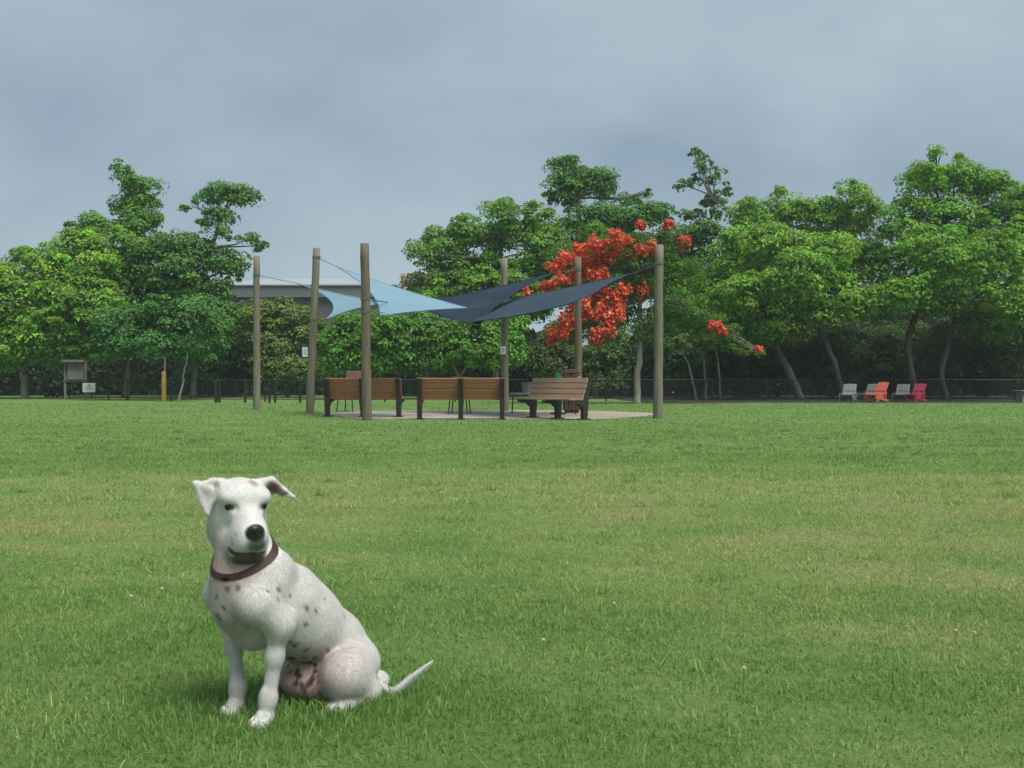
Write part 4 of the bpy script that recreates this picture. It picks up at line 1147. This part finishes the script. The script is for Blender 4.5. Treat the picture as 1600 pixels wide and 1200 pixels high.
def combine(d, e, k, op):
    if op == 'u':
        h = np.clip(.5 + .5 * (e - d) / k, 0, 1)
        return e * (1 - h) + d * h - k * h * (1 - h)
    h = np.clip(.5 - .5 * (d + e) / k, 0, 1)
    return d * (1 - h) - e * h + k * h * (1 - h)
def dog_sdf(P):
    d = np.full(P.shape[:-1], 1.0)
    for kind, p, k, op in prims: d = combine(d, sd(kind, p, P), k, op)
    return d
def build_dog_surface(h=.0042):
    lo = np.array([-.62, -.26, -.02]); hi = np.array([.26, .36, .76])
    nn = np.ceil((hi - lo) / h).astype(int) + 1
    ax = [lo[i] + h * np.arange(nn[i]) for i in range(3)]
    d = np.full(nn, 1.0)
    for kind, p, k, op in prims:
        a, b = pbox(kind, p); mgn = k + 3 * h
        i0 = np.maximum(((a - mgn - lo) / h).astype(int), 0); i1 = np.minimum(((b + mgn - lo) / h).astype(int) + 2, nn)
        if (i1 <= i0).any(): continue
        sl = tuple(slice(i0[i], i1[i]) for i in range(3))
        P = np.stack(np.meshgrid(*[ax[i][sl[i]] for i in range(3)], indexing='ij'), -1)
        d[sl] = combine(d[sl], sd(kind, p, P), k, op)
    s = d < 0
    m = np.array(nn) - 1
    acc = np.zeros((*m, 3)); cnt = np.zeros(m)
    for axis in range(3):
        o1, o2 = [q for q in range(3) if q != axis]
        for b1 in (0, 1):
            for b2 in (0, 1):
                s0 = [slice(0, m[q]) for q in range(3)]; s1 = list(s0)
                s0[o1] = slice(b1, b1 + m[o1]); s0[o2] = slice(b2, b2 + m[o2])
                s1[o1] = s0[o1]; s1[o2] = s0[o2]; s1[axis] = slice(1, 1 + m[axis])
                d0 = d[tuple(s0)]; d1 = d[tuple(s1)]
                x = (d0 < 0) != (d1 < 0)
                w = np.where(x)
                t = d0[w] / (d0[w] - d1[w])
                pt = np.zeros((len(t), 3)); pt[:, axis] = t; pt[:, o1] = b1; pt[:, o2] = b2
                acc[w] += pt; cnt[w] += 1
    cells = np.argwhere(cnt > 0)
    idx = -np.ones(m, int); idx[tuple(cells.T)] = np.arange(len(cells))
    V = lo + h * (cells + acc[tuple(cells.T)] / cnt[tuple(cells.T)][:, None])
    Q = []
    for axis in range(3):
        o1, o2 = (axis + 1) % 3, (axis + 2) % 3
        s0 = [slice(None)] * 3; s1 = [slice(None)] * 3
        s0[axis] = slice(0, -1); s1[axis] = slice(1, None)
        w = np.argwhere(s[tuple(s0)] != s[tuple(s1)])
        w = w[(w[:, o1] > 0) & (w[:, o2] > 0) & (w[:, o1] < m[o1]) & (w[:, o2] < m[o2])]
        neg = s[tuple(w.T)]
        c = []
        for da, db in ((-1, -1), (0, -1), (0, 0), (-1, 0)):
            q = w.copy(); q[:, o1] += da; q[:, o2] += db; c.append(idx[tuple(q.T)])
        q = np.stack(c, 1); q[~neg] = q[~neg][:, ::-1]; Q.append(q)
    Q = np.concatenate(Q)
    # light smoothing
    for lam in (.5, -.52, .5, -.52):
        sm = np.zeros_like(V); ct = np.zeros(len(V))
        for k in range(4):
            a, b = Q[:, k], Q[:, (k + 1) % 4]
            np.add.at(sm, a, V[b]); np.add.at(ct, a, 1); np.add.at(sm, b, V[a]); np.add.at(ct, b, 1)
        V = V + lam * (sm / ct[:, None] - V)
    return V, Q
DV, DQ = build_dog_surface()

# coat colours (markings, and some painted shade)
def fall(P, c, r, soft=.35):
    d = np.linalg.norm((P - np.array(c)) / np.array(r), axis=1)
    return np.clip((1 + soft - d) / (2 * soft), 0, 1)
def paint(col, w, c, amt=1.0):
    w = (w * amt)[:, None]; return col * (1 - w) + np.array(c) * w
H = (DV - hC) @ hR                                           # head-frame coordinates
nz = np.sin(DV[:, 0] * 61 + np.sin(DV[:, 1] * 43) * 2) * np.sin(DV[:, 1] * 57 + np.sin(DV[:, 2] * 39) * 2) * np.sin(DV[:, 2] * 53)
dc = np.tile(np.array([.62, .607, .580]), (len(DV), 1)) * (1 + .05 * nz[:, None])
nz2 = np.sin(DV[:, 0] * 17 + 2 * np.sin(DV[:, 2] * 13)) * np.sin(DV[:, 1] * 19 + 2 * np.sin(DV[:, 0] * 11 + 1))
dc = dc * (1 - np.clip(nz2, 0, 1)[:, None] * np.array([.015, .03, .04]))
PINK = (.40, .265, .225); DARK = (.050, .034, .030); GREYSP = (.14, .12, .112); BLACK = (.012, .011, .012)
dc = paint(dc, fall(DV, (.08, .03, .32), (.07, .075, .12), .8), PINK, .5)     # pink chest, with the shade under it painted in
dc = paint(dc, fall(DV, (-.19, .03, .10), (.13, .13, .11), .5), PINK, .85)      # pink belly and groin, deepened with painted shade
dc = paint(dc, fall(DV, (-.24, .15, .13), (.07, .08, .08), .7), PINK, .30)
dc = paint(dc, fall(H, (.05, -.05, -.15), (.10, .08, .07), .6), PINK, .65)      # neck shadow under the jaw, painted in pink
def spots(lst, colr, amt):
    global dc
    for (x, y, z, r) in lst:
        wob = 1 + .38 * np.sin(DV[:, 0] * 190 + x * 900) * np.sin(DV[:, 2] * 210 + z * 800) + .25 * np.sin(DV[:, 1] * 260 + y * 700 + DV[:, 2] * 120)
        d = np.linalg.norm(DV - np.array((x, y, z)), axis=1) / (r * 1.3 * wob)
        dc = paint(dc, np.clip((1.25 - d) / .5, 0, 1), colr, amt)
#SP0
spots([(0.098, 0.062, 0.425, 0.0073), (0.082, 0.084, 0.422, 0.0078), (0.114, 0.021, 0.399, 0.0062), (0.101, 0.042, 0.364, 0.0057), (0.108, 0.014, 0.341, 0.0052), (0.037, 0.067, 0.298, 0.0047), (-0.026, 0.140, 0.415, 0.0062), (0.018, 0.145, 0.416, 0.0042), (-0.073, 0.125, 0.389, 0.0047), (-0.128, 0.134, 0.342, 0.0073), (-0.164, 0.131, 0.326, 0.0042), (-0.127, 0.130, 0.292, 0.0062), (-0.111, 0.095, 0.224, 0.0083), (-0.149, 0.098, 0.202, 0.0073), (-0.094, 0.094, 0.235, 0.0052), (-0.210, 0.108, 0.354, 0.0031), (-0.225, 0.106, 0.186, 0.0073), (-0.305, 0.085, 0.280, 0.0026), (0.103, 0.021, 0.330, 0.0052), (-0.016, 0.150, 0.387, 0.0036)], GREYSP, .8)
spots([(-0.129, 0.043, 0.169, 0.0104), (-0.157, 0.071, 0.169, 0.0062), (-0.177, -0.041, 0.119, 0.0062), (-0.165, 0.027, 0.111, 0.0083), (-0.162, 0.042, 0.104, 0.0083), (-0.158, -0.002, 0.108, 0.0052), (-0.148, 0.042, 0.081, 0.0083), (-0.158, 0.065, 0.083, 0.0073), (-0.170, 0.080, 0.088, 0.0094), (-0.184, 0.088, 0.101, 0.0088), (-0.199, 0.081, 0.120, 0.0094), (-0.203, 0.068, 0.133, 0.0073), (-0.162, 0.074, 0.068, 0.0052), (-0.192, 0.110, 0.058, 0.0062), (-0.173, 0.048, 0.147, 0.0073), (-0.186, 0.061, 0.148, 0.0073), (-0.190, 0.083, 0.165, 0.0062), (-0.187, 0.116, 0.098, 0.0036)], DARK, .92)
#SP1
# head markings
dc = paint(dc, fall(H, (.03, .026, .082), (.022, .016, .02), .3), (.30, .16, .11), .7)      # tan fleck on the crown
for q in ((.140, -.045, -.052, .006), (.150, -.038, -.064, .005), (.125, -.058, -.066, .005), (.128, .010, -.012, .005), (.13, -.055, -.082, .005), (.155, -.03, -.076, .005), (.12, .004, -.006, .004), (.098, -.04, -.05, .004)):
    dc = paint(dc, fall(H, q[:3], (q[3],) * 3, .4), GREYSP, .65)
for s_ in (1, -1):
    dc = paint(dc, fall(H, (.072, s_ * .0545, .012), (.02, .0145, .0110), .22), (.05, .035, .033), .95)   # eye rims
    dc = paint(dc, fall(H, (.116, s_ * .052, -.106), (.015, .018, .0105), .35), (.06, .042, .038), .9)      # lips
dc = paint(dc, fall(H, (.125, -.002, -.126), (.060, .056, .028), .25), (.095, .060, .050), .92)        # brown chin, shade under the mouth put into the colour
dc = paint(dc, fall(H, (.172, 0, -.039), (.022, .032, .0270), .14), BLACK)                    # nose
dc = paint(dc, fall(H, (.168, .006, -.072), (.022, .030, .026), .3), (.03, .026, .026), .85)  # shading on the lip below the nose, painted dark
dc = paint(dc, fall(H, (.006, .098, .052), (.030, .024, .022), .3), (.16, .075, .070), .95)     # inside of its left ear
dc = paint(dc, fall(H, (.010, .126, .040), (.014, .014, .012), .3), (.13, .085, .06), .7)
dc = paint(dc, fall(H, (.004, -.079, .056), (.02, .010, .022), .3), (.26, .19, .165), .75)     # fold of its right ear
dc = paint(dc, fall(H, (.012, -.112, .048), (.02, .016, .022), .4), (.40, .375, .37), .6)

def mat_coat():
    m, t, o = new_mat('dog_coat')
    n = t.nodes.new; L = t.links.new
    p = n('ShaderNodeBsdfPrincipled')
    a = n('ShaderNodeVertexColor'); a.layer_name = 'Col'
    L(a.outputs[0], p.inputs['Base Color'])
    lum = n('ShaderNodeRGBToBW'); L(a.outputs[0], lum.inputs[0])
    mr = n('ShaderNodeMapRange'); L(lum.outputs[0], mr.inputs[0]); mr.inputs[1].default_value = .01; mr.inputs[2].default_value = .05; mr.inputs[3].default_value = .32; mr.inputs[4].default_value = .8
    L(mr.outputs[0], p.inputs['Roughness'])
    p.inputs['Specular IOR Level'].default_value = .25
    p.inputs['Sheen Weight'].default_value = .25; p.inputs['Sheen Roughness'].default_value = .5
    tcn = n('ShaderNodeTexCoord')
    z = n('ShaderNodeTexNoise'); z.inputs['Scale'].default_value = 240; z.inputs['Detail'].default_value = 3
    L(tcn.outputs['Object'], z.inputs['Vector'])
    z2 = n('ShaderNodeTexNoise'); z2.inputs['Scale'].default_value = 22; z2.inputs['Detail'].default_value = 3
    L(tcn.outputs['Object'], z2.inputs['Vector'])
    b = n('ShaderNodeBump'); b.inputs['Strength'].default_value = .2; b.inputs['Distance'].default_value = .0015; L(z.outputs[0], b.inputs['Height'])
    b2 = n('ShaderNodeBump'); b2.inputs['Strength'].default_value = .16; b2.inputs['Distance'].default_value = .012; L(z2.outputs[0], b2.inputs['Height'])
    L(b.outputs[0], b2.inputs['Normal']); L(b2.outputs[0], p.inputs['Normal'])
    L(p.outputs[0], o.inputs[0])
    return m
dog = empty('dog', DOG_LOC, DOG_RZ)
tag(dog, 'white short haired dog sitting on the grass with folded ears and a dark red collar', 'dog')
np_mesh('body', DV * DS, DQ, mat_coat(), dog, smooth=True, col=dc)
# eyes
def march(p0, d, start=0.0, end=.2, n=400):
    t = np.linspace(start, end, n); P = p0 + t[:, None] * d
    s = dog_sdf(P); k = np.argmax(s > 0); return t[k]
M['eye'] = mat_basic('eye', (.020, .009, .007), (.010, .006, .005), .08, 60)
def uv_sphere(c, r, nu=16, nv=10):
    V = []; Fq = []
    for j in range(nv + 1):
        th = math.pi * j / nv
        for i in range(nu):
            ph = 2 * math.pi * i / nu
            V.append((c[0] + r * math.sin(th) * math.cos(ph), c[1] + r * math.sin(th) * math.sin(ph), c[2] + r * math.cos(th)))
    for j in range(nv):
        for i in range(nu):
            Fq.append((j * nu + i, (j + 1) * nu + i, (j + 1) * nu + (i + 1) % nu, j * nu + (i + 1) % nu))
    return np.array(V), np.array(Fq)
for s_ in (1, -1):
    p0 = HP(.02, s_ * .045, .011); dr = hR @ np.array([.98, s_ * .2, 0]); dr /= np.linalg.norm(dr)
    t_ = march(p0, dr)
    c = (p0 + dr * (t_ - .0098)) * DS
    V, Q = uv_sphere(c, (.0128) * DS); np_mesh('eye', V, Q, M['eye'], dog, smooth=True)
# collar
M['collar'] = mat_basic('collar', (.055, .016, .013), (.030, .011, .009), .6, 40, (1, 1, 1), .15, 200)
cc = np.array([.004, -.004, .520]); nrm = np.array([.42, .24, .86]); nrm /= np.linalg.norm(nrm)
e1 = np.cross(nrm, [0, 1, 0]); e1 /= np.linalg.norm(e1); e2 = np.cross(nrm, e1)
neckp = [p for p in prims if p[0] == 'c' and (abs(p[1][1] - .112) < 1e-6 or abs(p[1][1] - .075) < 1e-6)]
def neck_sdf(P):
    d = np.full(P.shape[:-1], 1.0)
    for kind, p, k, op in prims[:NB]: d = combine(d, sd(kind, p, P), k, op)
    return d
ringp = []
nA = 64
for off_, extra in ((-.0078, .001), (-.0073, .0050), (.0073, .0050), (.0078, .001)):
    row = []
    for i in range(nA):
        a = 2 * math.pi * i / nA; dr = e1 * math.cos(a) + e2 * math.sin(a)
        t = np.linspace(.02, .2, 360); s = neck_sdf(cc + nrm * off_ + t[:, None] * dr); k = np.argmax(s > 0)
        row.append((t[k] if s.max() > 0 else .12))
    row = np.array(row)
    for _ in range(3): row = (np.roll(row, 1) + row + np.roll(row, -1)) / 3
    ringp.append([cc + nrm * off_ + (e1 * math.cos(2 * math.pi * i / nA) + e2 * math.sin(2 * math.pi * i / nA)) * (row[i] + extra) for i in range(nA)])
V = np.array(ringp).reshape(-1, 3) * DS
Q = []
for r_ in range(3):
    for i in range(nA):
        j = (i + 1) % nA; Q.append((r_ * nA + i, r_ * nA + j, (r_ + 1) * nA + j, (r_ + 1) * nA + i))
collar = np_mesh('collar', V, np.array(Q), M['collar'], dog, smooth=False)

# dark buckle on the collar, low on its right
bi = int(np.argmin([p[2] for p in ringp[0]])); bq = (np.array(ringp[1][bi]) + np.array(ringp[2][bi])) / 2 * DS
bdir = Vector(bq - cc * DS).normalized()
m = MB(); m.box(Vector(bq) + bdir * .001, (.006, .018, .0135), Matrix((bdir, Vector(nrm).cross(bdir), Vector(nrm))).transposed(), bev=.002); m.build('buckle', M['black_metal'], collar)

# short lying coat: fine hairs over the whole skin except nose, lips and eye rims
def coat(n=210000, L0=.0095, w=.00075):
    r = np.random.default_rng(77)
    P = DV * DS
    a, b, c, e = [P[DQ[:, k]] for k in range(4)]
    fn = np.cross(c - a, e - b); ar = np.linalg.norm(fn, axis=1); fn /= ar[:, None] + 1e-12
    f = r.choice(len(DQ), n, p=ar / ar.sum())
    u, v = r.uniform(0, 1, (2, n, 1))
    pt = (a[f] * (1 - u) + b[f] * u) * (1 - v) + (e[f] * (1 - u) + c[f] * u) * v
    col = dc[DQ[f]].mean(1)
    nor = fn[f]
    hp = (pt / DS - hC) @ hR
    onhead = (hp[:, 0] > -.04) & (hp[:, 2] > -.13) & (np.linalg.norm(hp, axis=1) < .22)
    flow = np.tile(np.array([-.45, 0., -1.]), (n, 1)); flow[onhead] = (hR @ np.array([-1., 0, -.35]))
    flow += r.normal(0, .28, (n, 3))
    flow -= nor * (flow * nor).sum(1)[:, None]; flow /= np.linalg.norm(flow, axis=1)[:, None] + 1e-9
    keep = (col.max(1) > .06) & ~((hp[:, 0] > .145) & (np.abs(hp[:, 1]) < .034) & (hp[:, 2] > -.066) & (hp[:, 2] < -.008))
    for s_ in (1, -1): keep &= np.linalg.norm((hp - [.075, s_ * .053, .012]) / [.03, .019, .013], axis=1) > 1
    pt, nor, flow, col = pt[keep], nor[keep], flow[keep], col[keep]; m = len(pt)
    ln = L0 * r.uniform(.6, 1.25, (m, 1)) * np.where(onhead[keep], .6, 1)[:, None]
    sd_ = np.cross(nor, flow) * w * .5
    tip = pt + flow * ln + nor * ln * r.uniform(.10, .38, (m, 1))
    rt = pt - nor * .0005
    V = np.stack([rt - sd_, rt + sd_, tip], 1).reshape(-1, 3)
    cc_ = np.repeat(np.clip(col * r.normal(1.06, .10, (m, 1)), 0, .8), 3, axis=0)
    o = np_mesh('coat', V, np.arange(m)[:, None] * 3 + [0, 1, 2], M['hair'], dog, col=cc_)
    tag(o, kind='stuff')
M['hair'] = mat_leaf('hair', .3, .6)
_t = [q for q in M['hair'].node_tree.nodes if q.bl_idname == 'ShaderNodeMix'][0]; _t.inputs[7].default_value = (1, 1, 1, 1)
coat()
